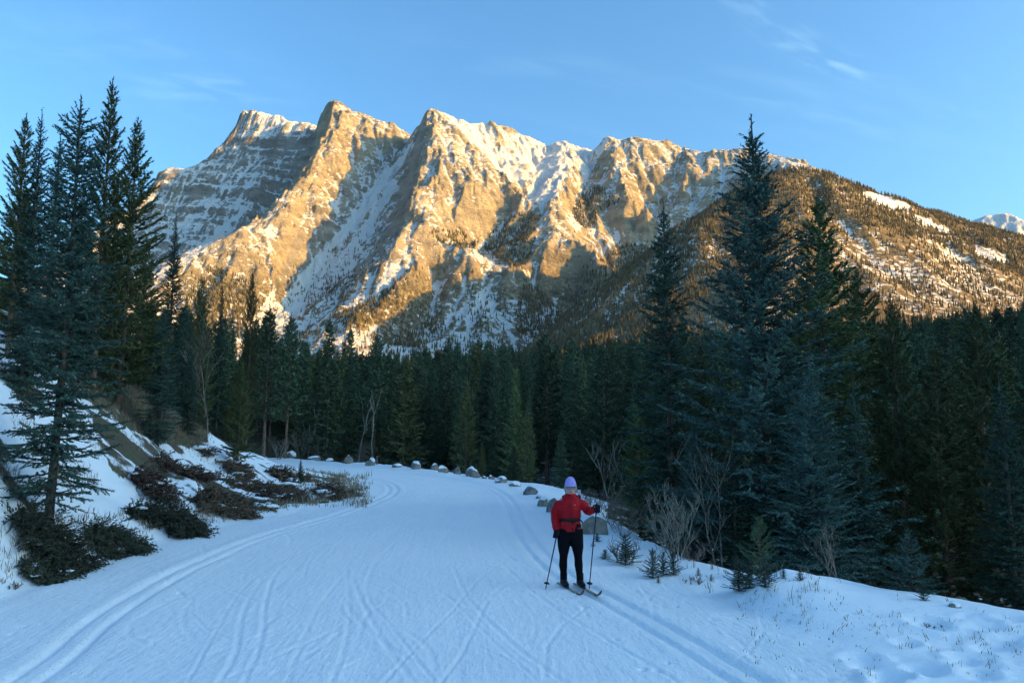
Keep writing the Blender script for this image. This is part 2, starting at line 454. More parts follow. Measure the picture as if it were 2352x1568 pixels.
Z = Z + 5.0 * fbm(X / 30, Y / 30, 3, 92, 0.6, ridged=True) * sstep(0.4, 1.0, np.hypot(*grads(Z)))
gy, gx = grads(Z)
slope = np.hypot(gx, gy)
cv = curv(Z, 6)
snow = 0.515 - 0.34 * (slope - 0.85) + 0.020 * np.clip(cv, -10, 10) + 0.17 * fur * sstep(0.3, 0.8, slope) + 0.06 * sstep(300, 1500, Z) + 0.07 * sstep(750, 450, Z)
px_, py_ = proj(np.stack([X, Y, Z], -1))
bright = inside(px_, py_, [(1010, 250), (1245, 325), (1400, 320), (1345, 420), (1240, 470), (1190, 440), (1110, 350)])
snow = snow + 0.35 * bright + 0.25 * inside(px_, py_, [(540, 250), (680, 270), (690, 300), (540, 320)])
snow = snow - 0.10 * inside(px_, py_, [(400, 620), (640, 480), (760, 250), (870, 280), (700, 480), (630, 720), (420, 760)])
CHUTES = [[(948, 328), (905, 385), (850, 455), (790, 530), (725, 600), (660, 680), (632, 740)], [(905, 420), (860, 500), (800, 570), (730, 640), (650, 740)], [(885, 400), (830, 500), (770, 560), (690, 660)], [(860, 470), (845, 520), (815, 580), (800, 620)], [(620, 520), (622, 600), (625, 680), (612, 720)],
          [(1245, 345), (1232, 420), (1190, 485), (1140, 530), (1098, 570)], [(1345, 345), (1345, 410), (1318, 470), (1312, 505), (1330, 520)], [(1500, 470), (1520, 520), (1500, 560), (1480, 600)], [(560, 480), (500, 540), (440, 580)], [(520, 420), (460, 490), (380, 540), (340, 560)], [(590, 400), (560, 440), (545, 470)],
          [(1420, 540), (1300, 660), (1240, 740)], [(905, 610), (880, 650), (850, 700)]]
cw = fbm(X / 35, Y / 35, 3, 95) * 7
for q in CHUTES:
    dq, _ = seg_dist(px_ + cw, py_, q)
    snow = snow + 0.42 * np.exp(-(dq / 6.5) ** 2) + 0.10 * np.exp(-(dq / 18) ** 2)
veg = sstep(720, 420, Z)
shaded_mass = inside(px_, py_, [(60, 700), (300, 440), (560, 240), (740, 240), (720, 350), (640, 460), (520, 545), (400, 605), (300, 680)])
shaded_wall = inside(px_, py_, [(950, 315), (985, 255), (975, 340), (945, 450), (925, 520), (860, 640), (660, 760), (600, 720), (700, 500), (830, 380)])
warm = 1.0 - 0.85 * shaded_mass - 0.6 * shaded_wall  # shade painted into the rock: greyer on the left massif and gully wall
snow = snow + 0.07 * shaded_mass + 0.06 * shaded_wall
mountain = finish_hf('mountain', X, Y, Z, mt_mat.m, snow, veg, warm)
HF_MAIN = (X, Y, Z, px_, py_)

# --- the long forested slope on the right
rh_mat = NT('forest_floor_slope')
n = rh_mat
v = n.coord('Object')
s_ = n.math('ADD', n.attr('snow'), n.math('MULTIPLY', n.math('SUBTRACT', n.noise(v, 0.06, 5, 0.7), 0.5), 1.6))
g_ = n.mix(n.noise(v, 0.05, 4), rgb(0.11, 0.082, 0.043), rgb(0.25, 0.185, 0.10))
n.col(n.mix(n.ramp(s_, 0.40, 0.60), g_, rgb(0.80, 0.80, 0.78)))
n.rough(0.9); n.spec(0.1)
n.bump(n.noise(v, 0.09, 5, 0.7), 0.8, 7.0)
hill_crest = [(1180, 850, 2200), (1300, 728, 2330), (1400, 652, 2380), (1480, 592, 2420), (1560, 525, 2470), (1640, 480, 2530), (1700, 440, 2580), (1760, 405, 2640), (1830, 382, 2700), (1950, 425, 2810), (2100, 480, 2940), (2250, 528, 3070), (2352, 562, 3160), (2500, 608, 3260), (2800, 680, 3420), (3200, 800, 3500)]
HS = 0.88                                                    # the slope stands nearer than the main range
hat_ = lambda q: at(q[0], q[1], q[2] * HS)
P = dens([hat_(q) for q in hill_crest], 70)
for q in [(1640, 620, 2130), (1560, 640, 2180), (1480, 690, 2130), (1400, 740, 2080), (1760, 540, 2330), (1900, 560, 2330), (2000, 620, 2200), (2200, 600, 2560), (2352, 640, 2560), (2600, 700, 2600), (1800, 680, 1850), (2000, 720, 1800), (2300, 740, 1950), (2700, 800, 2100),
          (1600, 780, 1700), (1300, 830, 1800), (1800, 850, 1350), (2300, 870, 1300), (2800, 880, 1400), (1500, 900, 1200), (2000, 930, 900)]: P.append(hat_(q))
for q in hill_crest:
    a = hat_(q); P.append((a[0] - 190, a[1] + 240, a[2] - 190)); P.append((a[0] - 350, a[1] + 700, a[2] - 500))
mod = rbf_fit(np.array(P))
xs2 = np.linspace(-150, 3000, 330); ys2 = np.linspace(790, 3400, 300)
X2, Y2 = np.meshgrid(xs2, ys2)
Z2 = rbf_eval(mod, X2, Y2)
Z2 = detail(X2, Y2, Z2, xs2[1] - xs2[0], ys2[1] - ys2[0], 0.55, 9)
px2, py2 = proj(np.stack([X2, Y2, Z2], -1))
gy, gx = np.gradient(Z2, ys2, xs2)
snow2 = 0.40 + 0.25 * fbm(X2 / 300, Y2 / 300, 4, 90) + 0.02 * curv(Z2, 4)
OPEN_SNOW = [[(1978, 436), (2050, 455), (2090, 472), (2096, 484), (2040, 478), (1990, 456)], [(2105, 492), (2180, 528), (2176, 536), (2100, 505)],
             [(2240, 560), (2310, 585), (2318, 606), (2270, 598), (2238, 578)], [(1780, 360), (1840, 380), (1830, 392), (1780, 380)]]
THIN = [(1830, 490), (1910, 505), (2050, 530), (2150, 560), (2260, 610), (2352, 640), (2500, 700), (2500, 760), (1560, 760), (1600, 690), (1700, 640), (1800, 620)]
om = np.zeros(X2.shape, bool)
for q in OPEN_SNOW: om |= inside(px2, py2, q)
thin2 = inside(px2, py2, THIN)
snow2 = snow2 + 0.36 * om - 0.10 * (~thin2) - 0.03 * thin2
forested_slope = finish_hf('forested_slope', X2, Y2, Z2, rh_mat.m, snow2, np.ones(X2.shape))
HF_SLOPE = (X2, Y2, Z2, px2, py2)

# --- a snow peak far off behind the slope, right edge
P = dens([at(*q) for q in [(2150, 560, 7200), (2220, 512, 7100), (2262, 498, 7000), (2300, 490, 6950), (2318, 497, 6950), (2352, 512, 6900), (2450, 520, 6800), (2600, 580, 6800)]], 120)
P += [(p[0] - 80, p[1] - 700, p[2] - 620) for p in P] + [(p[0] + 150, p[1] + 800, p[2] - 700) for p in P[:20]]
mod = rbf_fit(np.array(P))
X3, Y3 = np.meshgrid(np.linspace(3300, 6500, 150), np.linspace(5800, 8200, 110))
Z3 = rbf_eval(mod, X3, Y3)
Z3 = detail(X3, Y3, Z3, 21.3, 21.8, 1.3, 14)
finish_hf('distant_mountain', X3, Y3, Z3, mt_mat.m, 0.75 + 0 * X3, 0 * X3)

# --- the ridge to the right of and behind the viewer that keeps the low sun off the valley floor
perp = Vector((-S.y, S.x, 0)).normalized()            # along the ridge
if perp.y < 0: perp = -perp
sxy = Vector((S.x, S.y, 0)).normalized()
tt = np.linspace(-2600, 2300, 130); ww = np.linspace(-1, 1, 41)
T, Wd = np.meshgrid(tt, ww)
top = np.interp(tt, [-2600, -1500, -400, 300, 900, 1300, 1700, 2000, 2300], [520, 620, 660, 670, 670, 630, 470, 240, 60])
L0, half = 2000.0, 620.0
hx = sxy.x * (L0 + Wd * half) + perp.x * T
hy = sxy.y * (L0 + Wd * half) + perp.y * T
hz = top[None, :] * (1 - np.abs(Wd)) ** 1.1 + 40 * fbm(hx / 220, hy / 220, 5, 130) * (1 - np.abs(Wd) ** 2)
finish_hf('ridge', hx, hy, hz - 4, rh_mat.m, 0.2 + 0 * hx, np.ones(hx.shape))

# ================================================================== the near ground: road bed, bank, embankment, valley floor
EDGE_L = [on(-500, 1560)[:2], on(-150, 1420)[:2], on(0, 1366)[:2], on(150, 1312)[:2], on(300, 1264)[:2], on(480, 1214)[:2], on(600, 1190)[:2], on(700, 1170)[:2], on(765, 1154)[:2], on(815, 1136)[:2], on(828, 1120)[:2], on(812, 1104)[:2], on(770, 1092)[:2], on(700, 1080)[:2], on(620, 1068)[:2], on(500, 1060)[:2]]
EDGE_L = [(EDGE_L[0][0] - 1.0, 0.5), (-8.2, -20.0)][::-1] + EDGE_L
EDGE_R = [(7.0, -20.0), (5.2, -4.0), (4.6, 2.0), on(2180, 1640)[:2], on(1900, 1500)[:2], on(1690, 1385)[:2], on(1560, 1320)[:2], on(1440, 1262)[:2], on(1350, 1212)[:2], on(1280, 1172)[:2], on(1235, 1140)[:2], on(1180, 1116)[:2], on(1110, 1101)[:2], on(1040, 1090)[:2], on(950, 1078)[:2], on(850, 1068)[:2], on(760, 1060)[:2], on(660, 1051)[:2], on(560, 1046)[:2]]
EL, ER = spline(EDGE_L, 6), spline(EDGE_R, 6)
ROAD = EL + ER[::-1]

gp = []
for p in dens([(a, b, 0) for a, b in EL], 2.0): gp.append(p)
for p in dens([(a, b, 0) for a, b in ER], 2.0): gp.append(p)
for a, b in zip(EL[::5], ER[::6]): pass
for x in (-3.5, -1.5, 0.5):
    for y in (-8, 0, 5, 9, 14, 19, 25): gp.append((x, y, 0))
gp += [(-6, 37, 0), (-10, 45, 0), (-3, 31, 0)]
# bank on the left, crest points from the photograph
for px, py, Y in [(0, 850, 15.5), (0, 1000, 14), (0, 1150, 12.5), (0, 770, 21), (0, 700, 30), (100, 870, 18), (170, 830, 25), (100, 1000, 16.5), (120, 1130, 14.5), (250, 1020, 19.5), (250, 1130, 17.2), (200, 900, 21.5),
                  (330, 900, 29), (330, 1000, 23.5), (400, 1080, 22.5), (480, 1000, 33), (480, 1100, 25.5), (560, 1130, 24.8), (560, 1050, 34), (640, 1062, 39), (640, 1110, 28.5), (740, 1120, 26.8), (720, 1095, 33), (-300, 900, 12), (-300, 760, 16), (-300, 1050, 10.5), (-700, 800, 9), (-700, 1000, 8)]:
    gp.append(at(px, py, Y))
for x, y, z in [(-11, 0, 1.8), (-16, 0, 4.6), (-11, -12, 1.6), (-17, -12, 4.5), (-26, -5, 7.5), (-26, 18, 8.2), (-30, 35, 7.8), (-24, 45, 4.0), (-40, 60, 6), (-60, 30, 14), (-70, 90, 11), (-28, 62, 2.4), (-20, 52, 0.6)]: gp.append((x, y, z))
# right verge: a low mound, then the embankment falls away
for p in [on(1500, 1240, 0.0), on(1400, 1184, 0.02), on(1330, 1150, 0.02), on(1230, 1109, 0.02), on(1600, 1290, 0.02), on(1680, 1335, 0.02), at(1800, 1297, 10.9), at(1760, 1330, 10.2), at(1950, 1345, 10.3), at(2100, 1372, 9.9), at(2352, 1396, 9.6),
          at(2000, 1450, 8.5), at(2200, 1480, 8.2), at(1850, 1420, 9.2), at(2352, 1500, 7.8), at(2700, 1440, 8.5), (7, 3, .15), (9, -3, .2), (8, -15, 0)]: gp.append(p)
drop = [(17, -18), (16, -8), (14.0, 0), (12.5, 5), (10.6, 8.5), (9.2, 11), (7.6, 13.2), (6.4, 16), (5.6, 20), (5.0, 26), (4.4, 34), (1.5, 41), (-5, 47.5), (-12, 55), (-19, 64)]
for (x, y) in drop:
    z = -1.9 if y < 33 else -0.9
    gp.append((x, y, z))
edge2 = [(10.5, 1.0, 0.05), (9.3, 5.5, 0.1), (7.4, 8.8, 0.16), (6.3, 10.6, 0.0), (5.6, 11.5, -0.1), (4.6, 12.6, -0.1)]
for p in edge2: gp.append(p)
for x, y, z in [(22, -5, -3.2), (18, 6, -3.2), (15, 12, -3.3), (12, 18, -3.3), (10, 26, -3.2), (9, 36, -2.6), (4, 48, -2.0), (-4, 56, -1.8), (-14, 66, -1.2), (25, 25, -3.2), (40, 10, -2.5), (60, 40, 0), (30, 50, -2.5), (10, 70, -2), (-20, 85, 0.5),
                (20, 90, -1), (50, 90, 2), (0, 130, 2), (40, 150, 6), (-50, 140, 4), (90, 120, 10), (100, 60, 4), (130, 160, 16), (80, 220, 20), (0, 230, 14), (-90, 240, 12), (180, 220, 27), (120, 320, 34), (240, 320, 42), (0, 340, 28), (-150, 350, 22), (330, 420, 57), (180, 430, 48), (0, 480, 42), (400, 300, 45), (500, 600, 86), (250, 600, 72), (0, 700, 60), (-300, 600, 40), (60, 600, 55)]: gp.append((x, y, z))
gmod = rbf_fit(np.array(gp))
TRACK_L = spline([on(-60, 1640)[:2], on(130, 1510)[:2], on(250, 1410)[:2], on(420, 1310)[:2], on(600, 1234)[:2], on(740, 1194)[:2], on(840, 1160)[:2], on(890, 1138)[:2], on(903, 1122)[:2], on(885, 1108)[:2], on(830, 1095)[:2], on(750, 1084)[:2], on(640, 1074)[:2]], 10)
TRACK_R = spline([on(1960, 1690)[:2], on(1720, 1560)[:2], on(1560, 1468)[:2], on(1400, 1378)[:2], on(1290, 1318)[:2], on(1220, 1250)[:2], on(1186, 1195)[:2], on(1172, 1160)[:2], on(1150, 1135)[:2], on(1105, 1113)[:2], on(1020, 1097)[:2], on(920, 1086)[:2], on(800, 1075)[:2], on(690, 1064)[:2]], 10)
# loose skating and turning marks on the packed snow
MARKS = []
mr_ = random.Random(3)
base_marks = [[(880, 1568), (960, 1480), (1040, 1400), (1100, 1330), (1180, 1270)], [(1010, 1568), (1060, 1500), (1090, 1440), (1120, 1380)], [(760, 1568), (790, 1490), (802, 1400), (796, 1310)],
              [(430, 1568), (500, 1440), (560, 1350), (640, 1290), (760, 1235)], [(1000, 1568), (900, 1440), (850, 1380), (845, 1330), (880, 1270), (940, 1225)], [(950, 1568), (880, 1470), (840, 1400), (810, 1330)],
              [(1300, 1568), (1180, 1480), (1080, 1380), (1040, 1300)], [(660, 1568), (690, 1480), (740, 1380), (800, 1310)], [(560, 1568), (600, 1470), (610, 1380), (640, 1310), (720, 1260)],
              [(1080, 1250), (1075, 1215), (1100, 1180), (1090, 1150), (1050, 1130)], [(1010, 1190), (1040, 1165), (1020, 1140), (980, 1122)], [(960, 1180), (990, 1155), (975, 1135), (940, 1115)], [(1240, 1568), (1120, 1460), (1020, 1360)],
              [(1560, 1568), (1380, 1460), (1240, 1370), (1160, 1300)], [(1120, 1200), (1130, 1170), (1120, 1145), (1085, 1120)], [(500, 1568), (540, 1500), (560, 1400), (600, 1330)]]
for q in base_marks: MARKS.append((spline([on(*p)[:2] for p in q], 5), mr_.uniform(0.018, 0.035), mr_.uniform(0.006, 0.011)))
for _ in range(90):
    x0, y0 = mr_.uniform(300, 1800), mr_.uniform(1180, 1560)
    a0 = on(x0, y0); ang = mr_.gauss(1.75, 0.45); L = mr_.uniform(0.8, 3.2); c = mr_.gauss(0, 0.12)
    q = [(a0[0] + math.cos(ang + c * k) * L * k / 3, a0[1] + math.sin(ang + c * k) * L * k / 3) for k in range(4)]
    MARKS.append((q, mr_.uniform(0.018, 0.04), mr_.uniform(0.004, 0.009)))

dimples = []
for _ in range(26):
    q = on(mr_.uniform(1950, 2340), mr_.uniform(1420, 1560), 0.1); dimples.append((q[0], q[1], mr_.uniform(0.10, 0.17), mr_.uniform(0.03, 0.07)))

HOLES = []
for tr, off in ((TRACK_L, 0.75), (TRACK_L, -0.7), (TRACK_R, -0.8), (TRACK_R, 0.75)):
    for q0, q1 in zip(tr[:-1:2], tr[1::2]):
        if mr_.random() < 0.75:
            nx, ny = -(q1[1] - q0[1]), q1[0] - q0[0]; l_ = math.hypot(nx, ny) + 1e-6
            HOLES.append((q0[0] + nx / l_ * off + mr_.gauss(0, .12), q0[1] + ny / l_ * off + mr_.gauss(0, .3), mr_.uniform(0.022, 0.04), mr_.uniform(0.02, 0.05)))
def road_masks(X, Y):
    ins = inside(X, Y, ROAD)
    dl, _ = seg_dist(X, Y, EL); dr, _ = seg_dist(X, Y, ER)
    sd = np.minimum(dl, dr) * np.where(ins, 1, -1)          # > 0 on the road
    return ins, dl, dr, sd
def ground_z(X, Y, fine=True):
    Z = rbf_eval(gmod, X, Y)
    ins, dl, dr, sd = road_masks(X, Y)
    w = sstep(-0.35, 0.5, sd)
    r = np.hypot(X, Y)
    rough = 0.10 * fbm(X / 1.7, Y / 1.7, 4, 200) + 0.20 * fbm(X / 6, Y / 6, 3, 210)
    left = sstep(0.2, -3.0, sd) * (dl < dr)
    Z = Z * (1 - w) + rough * (1 - w) * np.clip(0.3 + 0.10 * r / 5 + 1.1 * left, 0, 3)
    # bank furrows: ledges of turf and drifts that run along the slope
    Z = Z + left * (0.10 * fbm((X - 0.6 * Y) / 2.6, (Y + 0.2 * X) / 1.0, 4, 220) + 0.14 * fbm(X / 1.3, Y / 1.3, 4, 222))
    Z = Z + 0.035 * np.exp(-((sd - 0.1) / 0.35) ** 2) * (0.5 + fbm(X / 0.9, Y / 0.9, 3, 230))
    if fine:
        zf = 0.016 * fbm(X / 0.8, Y / 1.5, 4, 240) + 0.006 * fbm(X / 0.12, Y / 0.16, 3, 245)
        for tr in (TRACK_L, TRACK_R):
            d, arc = seg_dist(X, Y, tr)
            # side of the track line
            k = d < 0.6
            zf += np.where(d < 0.9, 0.014 * np.exp(-((d - 0.33) / 0.10) ** 2), 0)
            gpair = np.abs(d - 0.15)
            zf -= 0.042 * np.exp(-(gpair / 0.055) ** 4) * (1 + 0.4 * fbm(arc / 0.7, d * 2, 2, 250))
        for q, wd, dp in MARKS:
            qa = np.array(q)
            kk = (X > qa[:, 0].min() - .3) & (X < qa[:, 0].max() + .3) & (Y > qa[:, 1].min() - .3) & (Y < qa[:, 1].max() + .3)
            d, arc = seg_dist(X[kk], Y[kk], q)
            zf[kk] += -dp * np.exp(-np.minimum(d / wd, 4) ** 4) + 0.55 * dp * np.exp(-((d - wd * 1.8) / (wd * 0.8)) ** 2)
        for a, b, rr, dp in HOLES:
            kk = (np.abs(X - a) < .2) & (np.abs(Y - b) < .2)
            if kk.any(): zf[kk] -= dp * np.exp(-((X[kk] - a) ** 2 + (Y[kk] - b) ** 2) / rr ** 2)
        Z = Z + zf * w
        for a, b, rr, dp in dimples:
            d2 = (X - a) ** 2 + (Y - b) ** 2
            Z = Z - dp * np.exp(-d2 / rr ** 2) + 0.35 * dp * np.exp(-(np.sqrt(d2) - 1.7 * rr) ** 2 / (rr * .5) ** 2)
    return Z

ang = np.concatenate([np.linspace(-180, -44, 26)[:-1], np.linspace(-44, 44, 640), np.linspace(44, 180, 26)[1:]])
rad = np.concatenate([np.linspace(0.4, 5.6, 14)[:-1], 5.6 * (62 / 5.6) ** np.linspace(0, 1, 500), 62 * (2300 / 62) ** np.linspace(0, 1, 90)[1:]])
A, Rr = np.meshgrid(np.radians(ang), rad)
GX, GY = Rr * np.sin(A), Rr * np.cos(A)
GZ = np.empty_like(GX)
k = int(np.searchsorted(rad, 62)) + 1
GZ[:k] = ground_z(GX[:k], GY[:k], True)
GZ[k:] = rbf_eval(gmod, GX[k:], GY[k:])
farw = sstep(700, 1400, Rr)
GZ = GZ * (1 - farw) + farw * np.clip(GZ, -20, 40)
ins, dl, dr, sd = road_masks(GX, GY)

_lr = np.log(rad); _ar = np.radians(ang)
def ground_z(X, Y, fine=False):
    """height read back from the finished sheet"""
    r = np.clip(np.hypot(X, Y), rad[0], rad[-1] * 0.999); a = np.clip(np.arctan2(X, Y), _ar[0], _ar[-1] - 1e-6)
    i = np.clip(np.searchsorted(rad, r) - 1, 0, len(rad) - 2); j = np.clip(np.searchsorted(_ar, a) - 1, 0, len(_ar) - 2)
    u = (r - rad[i]) / (rad[i + 1] - rad[i]); w = (a - _ar[j]) / (_ar[j + 1] - _ar[j])
    return (GZ[i, j] * (1 - w) + GZ[i, j + 1] * w) * (1 - u) + (GZ[i + 1, j] * (1 - w) + GZ[i + 1, j + 1] * w) * u
def ground_at(x, y):
    return float(ground_z(np.array([x], float), np.array([y], float))[0])

snow_mat = NT('packed_trail_snow'); n = snow_mat
v = n.coord('Object')
nz = n.noise(v, 3.0, 5, 0.65)
n.col(n.mix(n.noise(v, 0.7, 4), rgb(0.83, 0.855, 0.88), rgb(0.90, 0.915, 0.93)))
n.rough(n.ramp(nz, 0.3, 0.7, 0.45, 0.7)); n.spec(0.25)
cx = n.n('ShaderNodeCombineXYZ'); n.l(n.attr('lat'), cx.inputs[0]); n.l(n.attr('arc'), cx.inputs[1])
mpc = n.n('ShaderNodeMapping'); mpc.inputs['Scale'].default_value = (1.0, 0.035, 1.0); n.l(cx.outputs[0], mpc.inputs[0])
comb = n.math('ADD', n.noise(mpc.outputs[0], 9.0, 3, 0.6, 0.15), n.math('MULTIPLY', n.noise(mpc.outputs[0], 3.0, 2, 0.5, 0.2), 0.6))
crumb = n.ramp(n.noise(v, 26.0, 2, 0.6), 0.60, 0.75)
h0 = n.math('ADD', n.math('MULTIPLY', comb, 0.55), n.math('MULTIPLY', crumb, 0.35))
h = n.math('ADD', n.math('ADD', h0, n.math('MULTIPLY', n.noise(v, 9.0, 5, 0.7), 0.6)), n.math('MULTIPLY', n.noise(n.coord('Object', (3.0, 0.8, 1), (0, 0, R(12))), 5.0, 4, 0.6), 0.7))
n.bump(h, 0.8, 0.035)

gmat = NT('snowy_ground'); n = gmat
v = n.coord('Object')
bare = n.attr('bare')
mk = n.math('ADD', bare, n.math('MULTIPLY', n.math('SUBTRACT', n.noise(v, 1.6, 5, 0.7), 0.5), 0.9))
mk = n.ramp(mk, 0.46, 0.60)
dirt = n.mix(n.noise(v, 6.0, 5, 0.7), rgb(0.045, 0.036, 0.026), rgb(0.16, 0.125, 0.085))
dirt = n.mix(n.ramp(n.noise(v, 0.9, 3), 0.45, 0.65), dirt, rgb(0.10, 0.10, 0.05))
n.col(n.mix(mk, n.mix(n.noise(v, 0.8, 3), rgb(0.84, 0.86, 0.89), rgb(0.90, 0.915, 0.93)), dirt))
n.rough(0.75); n.spec(0.2)
n.bump(n.math('ADD', n.noise(v, 5.0, 5, 0.7), n.math('MULTIPLY', mk, n.noise(v, 22, 3, 0.7))), 0.6, 0.05)

_, arcl = seg_dist(GX, GY, TRACK_R)
LAT = 8.5 * dl / (dl + dr + 1e-6)
onroad = sd > -0.05
left = (dl < dr)
gpx, gpy = proj(np.stack([GX, GY, GZ], -1))
strk = 0.6 * fbm((GX - 0.9 * GY) / 3.2, (GY + 0.2 * GX) / 1.0, 4, 260) + 0.7 * fbm(GX / 1.6, GY / 1.6, 4, 262)
bare = np.where(left & (~ins), 0.43 + 0.85 * strk + 0.40 * fbm(GX / 6, GY / 6, 3, 265), 0.12)
bare = np.where((sd > -0.6), -0.2, bare)
bare += 0.5 * inside(gpx, gpy, [(160, 820), (330, 890), (480, 990), (470, 1040), (330, 1000), (230, 950), (180, 880)])
bare -= 0.45 * inside(gpx, gpy, [(130, 860), (200, 960), (260, 1090), (480, 1180), (400, 1250), (110, 1190), (60, 1000)])
bare = np.where(Rr > 58, 0.75, bare)                         # the forest floor is needle litter with little snow
bare = np.where((~left) & (~ins) & (GZ < -0.9), 0.62, bare)
fc = grid_faces(len(rad), len(ang))
fon = onroad.ravel()[fc].all(1)
V = np.stack([GX, GY, GZ], -1).reshape(-1, 3)
def sub(name, faces, mat, vals):
    used = np.unique(faces); m = np.full(len(V), -1); m[used] = np.arange(len(used))
    me = mesh_np(name, V[used], m[faces]); attr(me, 'bare', vals.ravel()[used]); attr(me, 'lat', LAT.ravel()[used]); attr(me, 'arc', arcl.ravel()[used])
    return tag(link(name, me, mat), kind='structure')
trail = sub('groomed_trail', fc[fon][:, ::-1], snow_mat.m, bare)
ground = sub('ground', fc[~fon][:, ::-1], gmat.m, bare)

# ================================================================== trees
def fol_mat(name, dark, light, tipc=None, rough=0.75):
    n = NT(name)
    v = n.coord('Object')
    oi = n.n('ShaderNodeObjectInfo').outputs['Random']
    geo = n.n('ShaderNodeNewGeometry')
    f = n.math('ADD', n.math('MULTIPLY', n.noise(v, 1.1, 3), 0.8), n.math('MULTIPLY', geo.outputs['Random Per Island'], 0.55))
    c = n.mix(n.ramp(f, 0.35, 1.05), dark, light)
    hs = n.n('ShaderNodeHueSaturation')
    n.set(hs.inputs['Hue'], n.math('ADD', 0.475, n.math('MULTIPLY', oi, 0.045)))
    n.set(hs.inputs['Value'], n.math('ADD', 0.65, n.math('MULTIPLY', oi, 0.75)))
    n.l(c, hs.inputs['Color'])
    n.col(hs.outputs[0]); n.rough(rough); n.spec(0.25)
    n.b.inputs['Subsurface Weight'].default_value = 0.0
    return n.m
def bark_mat(name, a, b):
    n = NT(name); v = n.coord('Object', (1, 1, 0.25))
    f = n.noise(v, 14, 5, 0.7)
    n.col(n.mix(n.ramp(f, 0.35, 0.65), a, b)); n.rough(0.9); n.spec(0.1)
    n.bump(f, 0.8, 0.02); return n.m
M_SPRUCE = fol_mat('spruce_needles', rgb(0.024, 0.050, 0.036), rgb(0.080, 0.135, 0.098))
M_BLUE = fol_mat('blue_spruce_needles', rgb(0.026, 0.056, 0.046), rgb(0.100, 0.175, 0.140))
M_PINE = fol_mat('pine_needles', rgb(0.042, 0.060, 0.022), rgb(0.155, 0.175, 0.068))
M_YOUNG = fol_mat('young_pine_needles', rgb(0.06, 0.11, 0.05), rgb(0.13, 0.22, 0.11))
M_FAR = fol_mat('forest_needles', rgb(0.034, 0.056, 0.030), rgb(0.120, 0.160, 0.085))
M_SLOPE = fol_mat('slope_forest_needles', rgb(0.050, 0.045, 0.022), rgb(0.125, 0.098, 0.048))
M_JUNI = fol_mat('juniper_sprigs', rgb(0.050, 0.034, 0.025), rgb(0.150, 0.095, 0.066))
M_JUNIG = fol_mat('green_juniper_sprigs', rgb(0.026, 0.034, 0.022), rgb(0.090, 0.095, 0.060))
M_OLIVE = fol_mat('olive_pine_needles', rgb(0.070, 0.085, 0.032), rgb(0.20, 0.215, 0.085))
M_BARK = bark_mat('conifer_bark', rgb(0.045, 0.036, 0.030), rgb(0.17, 0.135, 0.11))
M_REDBARK = bark_mat('pine_bark', rgb(0.075, 0.050, 0.036), rgb(0.24, 0.165, 0.115))
M_PALEBARK = bark_mat('pale_bark', rgb(0.15, 0.13, 0.10), rgb(0.36, 0.32, 0.26))
M_TWIG = bark_mat('bare_twig_bark', rgb(0.12, 0.09, 0.07), rgb(0.30, 0.24, 0.19))

def tube(points, radii, k=6):
    """vertices and faces of a tapering tube along points"""
    P = np.array(points, float); n = len(P)
    T = np.gradient(P, axis=0); T /= np.linalg.norm(T, axis=1)[:, None] + 1e-9
    ref = np.where(np.abs(T[:, 2:3]) < 0.9, np.array([[0, 0, 1.0]]), np.array([[1.0, 0, 0]]))
    U = np.cross(T, ref); U /= np.linalg.norm(U, axis=1)[:, None] + 1e-9
    W = np.cross(T, U)
    a = np.arange(k) * 2 * math.pi / k
    r = np.array(radii)[:, None, None]
    V = P[:, None, :] + r * (np.cos(a)[None, :, None] * U[:, None, :] + np.sin(a)[None, :, None] * W[:, None, :])
    fc = []
    for i in range(n - 1):
        for j in range(k):
            fc.append((i * k + j, i * k + (j + 1) % k, (i + 1) * k + (j + 1) % k, (i + 1) * k + j))
    return V.reshape(-1, 3), np.array(fc)
class Acc:
    """collects vertex / face arrays of one mesh"""
    def __init__(self): self.v, self.f, self.n = [], [], 0
    def add(self, V, Fc):
        if len(V) == 0: return
        Fc = np.asarray(Fc)
        if Fc.shape[1] == 4: Fc = np.concatenate([Fc[:, [0, 1, 2]], Fc[:, [0, 2, 3]]])
        self.v.append(V); self.f.append(Fc + self.n); self.n += len(V)
    def mesh(self, name, smooth=False): return mesh_np(name, np.concatenate(self.v), np.concatenate(self.f), smooth)

def tufts(O, D, L, rng, per=0.05, nl=0.035, spread=0.9, wid=0.022, cap=99):
    """needle blades round each twig: O origins, D unit directions, L lengths -> triangles"""
    cnt = np.clip((L / per).astype(int) + 1, 1, cap)
    idx = np.repeat(np.arange(len(L)), cnt)
    m = len(idx)
    t = rng.random(m) * L[idx]
    d = D[idx]
    rnd = rng.normal(size=(m, 3)); perp = np.cross(d, rnd); perp /= np.linalg.norm(perp, axis=1)[:, None] + 1e-9
    base = O[idx] + d * t[:, None]
    size = nl * (0.7 + 0.6 * rng.random(m))[:, None]
    w = np.minimum(wid, L[idx])[:, None]
    side = np.cross(d, perp)
    A = base - side * w * 0.5 - perp * size * 0.35
    B = base + side * w * 0.5 - perp * size * 0.35 + d * w * 0.4
    C = base + perp * size * spread + d * size * (0.9 + 0.5 * rng.random(m))[:, None]
    V = np.stack([A, B, C], 1).reshape(-1, 3)
    return V, np.arange(m * 3).reshape(-1, 3)

